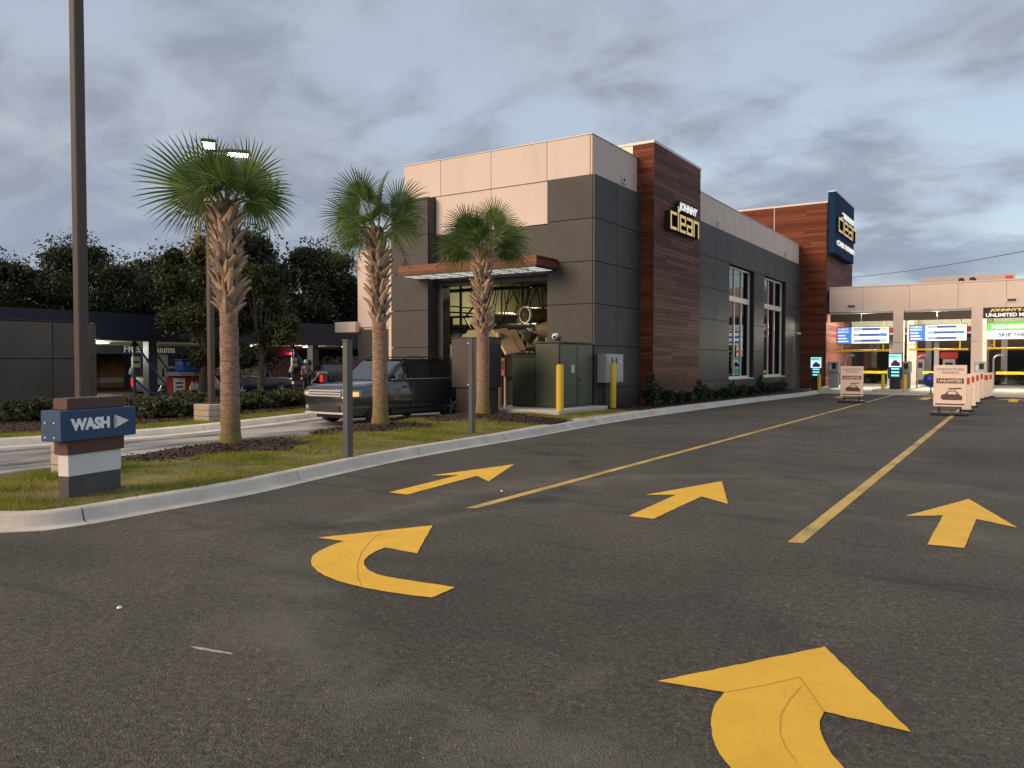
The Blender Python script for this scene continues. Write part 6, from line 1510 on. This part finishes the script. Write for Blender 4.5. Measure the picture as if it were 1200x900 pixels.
bend = dict(pel=(0,0,.95),sp=(.16,0,1.06),ch=(.36,0,1.10),nk=(.50,0,1.10),hd0=(.56,0,1.10),hd=(.64,0,1.09),hd2=(.72,0,1.07),hipL=(0,.10,.90),hipR=(0,-.10,.90),knL=(.05,.11,.50),knR=(.02,-.11,.50),anL=(-.05,.11,.09),anR=(-.12,-.11,.09),toL=(.10,.12,.045),toR=(.03,-.12,.045),
            shL=(.38,.17,1.10),shR=(.38,-.17,1.10),elL=(.50,.22,.85),elR=(.48,-.22,.85),wrL=(.66,.20,.70),wrR=(.66,-.18,.70),paL=(.73,.19,.67),paR=(.73,-.17,.67))
stand = dict(pel=(0,0,.96),sp=(.03,0,1.12),ch=(.07,0,1.33),nk=(.10,0,1.48),hd0=(.12,0,1.54),hd=(.15,0,1.61),hd2=(.16,0,1.69),hipL=(0,.10,.90),hipR=(0,-.10,.90),knL=(.05,.11,.50),knR=(.02,-.11,.50),anL=(-.02,.11,.09),anR=(-.06,-.11,.09),toL=(.13,.12,.045),toR=(.08,-.12,.045),
            shL=(.07,.18,1.38),shR=(.07,-.18,1.38),elL=(.12,.24,1.12),elR=(.14,-.24,1.12),wrL=(.32,.18,1.02),wrR=(.34,-.16,1.02),paL=(.40,.17,1.01),paR=(.42,-.15,1.01))
pxy = atX(384,450,XV-.5); person('person in pale green shirt and jeans bending into the black car', (XV-.5, pxy.y, 0), R(205), bend, mat('shirt_pale', (.50,.58,.42), .8), mat('jeans', (.08,.12,.18), .85))
pxy = atX(360,450,XV-1.6); person('person in mauve shirt and white cap standing by the black car', (XV-1.6, pxy.y, 0), R(-60), stand, mat('shirt_mauve', (.20,.12,.15), .8), mat('trousers_dark', (.03,.03,.035), .85), MT['white'])

# ================================================================== beyond the pay lanes: fuel station, price sign, cable
fs = thing('fuel_canopy', 'red and white fuel station canopy seen through pay lanes', 'canopy', (-6, 84, 0), world=True)
rd = mat('fuel_red', (.40,.025,.02), .5)
mb = MB(); mb.box(-18,3,80,92,4.3,5.3); mb.build('roof', rd, fs); mb = MB(); mb.box(-18.05,3.05,79.95,92.05,4.15,4.29); mb.build('stripe', MT['white'], fs)
for x in (-14,-10.2,-6.4,-2.6):
    mb = MB(); mb.box(x-.2,x+.2,83,83.4,0,4.14); mb.build('column', MT['white'], fs)
for x, lab in [(-7.6,'left fuel pump with red top behind the middle lane'),(-5.2,'right fuel pump with red top behind the middle lane')]:
    t = thing('fuel_pump', lab, 'fuel pump', (x, 80.5, 0), group='fuel pumps')
    mb = MB(); mb.box(-.5,.5,-.3,.3,0,1.9); mb.build('body', MT['grey'], t, bevel=.04); mb = MB(); mb.box(-.7,.7,-.35,.35,1.91,2.5); mb.build('top', rd, t, bevel=.04)
    mb = MB(); mb.box(-.3,.3,-.31,-.301,1.1,1.6); mb.build('screen', MT['black'], t); mb = MB(); mb.tube([(.5,-.1,1.4),(.75,-.15,.8),(.55,-.2,.3)], .03, 6); mb.build('hose', MT['black'], t)
shp = thing('fuel_shop', 'dark brown shop front behind the first pay lane', 'building', (-14, 96, 0), world=True)
mb = MB(); mb.box(-24,6,96,103,0,4.6); mb.build('wall', mat('shop_brown', (.09,.055,.04), .8), shp); mb = MB(); mb.box(-24.2,6.2,95.7,103,4.61,5.0); mb.build('roof_edge', rd, shp)
for x in (-16,-12,-8,-4,0): mb = MB(); mb.box(x-1.3,x+1.3,95.9,95.99,.4,2.8); mb.build('window', cabinm, shp)
ph = make_shrub('hedge_bush', 'low clipped bush beyond the first pay lane, left', (-9.6,66,.0), 61, 1.1, 1.1, 1600, .10, MT['hedge'], 'bushes beyond the pay lanes')
for x, y, lab in [(-8.1,66.3,'low clipped bush beyond the first pay lane, right'),(-1.6,66,'low bush beyond the third lane, left of the far palm'),(.6,66.3,'low bush beyond the third lane, right of the far palm')]: copy_tree(ph, (x,y,0), x, lab, 1.0)
def far_palm(label, loc, h, seed): return palm(label, loc, h, h*.55, .2, .19, 1.15, gen_fronds(seed, 9), seed)
far_palm('palm seen through the rightmost pay lane', (atY(1155,440,64).x, 64, 0), 4.6, 71)
far_palm('palm seen through the first pay lane', (atY(1024,440,67).x, 67, 0), 4.4, 72)
pr = thing('price_sign', 'pale fuel price board showing above the pay canopy', 'sign', (-3.4, 70, 0), world=True)
pz0, pz1 = 6.6, atY(1150,322,70).z; px0, px1 = atY(1079,333,70).x, atY(1189.5,325,70).x
mb = MB(); mb.box(px0, px1, 70, 70.5, pz0, pz1); mb.build('board', mat('price_board', (.55,.45,.40), .6), pr, bevel=.02)
for x in (px0+.6, px1-.6): mb = MB(); mb.box(x-.2,x+.2,70.1,70.4,0,pz0-.002); mb.build('leg', MT['grey'], pr)
bk = mat('price_black', (.012,.012,.012), .6); orr = mat('price_orange', (.70,.22,.08), .6)
text_fit('price_digit', '2', (atY(1123,331,70).x, 69.985, pz1-1.05), U0, V0, .48, .9, bk, pr, .012, .04)
text_fit('price_digit', '3', (atY(1136,331,70).x, 69.985, pz1-1.05), U0, V0, .48, .9, bk, pr, .012, .04)
for cx, w in ((1097,.55),(1163,.5)):
    x = atY(cx,330,70).x; mb = MB(); mb.prism([(x+w*math.cos(a), pz1-.78+.42*math.sin(a)) for a in np.linspace(0, 2*math.pi, 20)[:-1]], (0,69.998,0), U0, V0, N0, .012); mb.build('emblem', orr, pr)
x0, x1 = atY(1178.5,325,70).x, atY(1187,325,70).x; mb = MB(); mb.frame((x0,69.998,pz1-.65), U0, V0, N0, 0, x1-x0, 0, .50, 0, .012); mb.build('emblem', mat('price_red', (.62,.09,.06), .6), pr)
a, b = atY(985,326,95), atY(1215,288.5,62)
pl_ = thing('power_line', 'thin dark overhead cable crossing the sky at right', 'cable', (a.x, a.y, a.z), world=True)
d = (b-a); a2 = a-d*.35; b2 = b+d*.5
mb = MB(); mb.tube([a2.lerp(b2, u)-Vector((0,0,.9*4*u*(1-u)-.55)) for u in [i/16 for i in range(17)]], .022, 5); mb.build('cable', MT['black'], pl_)
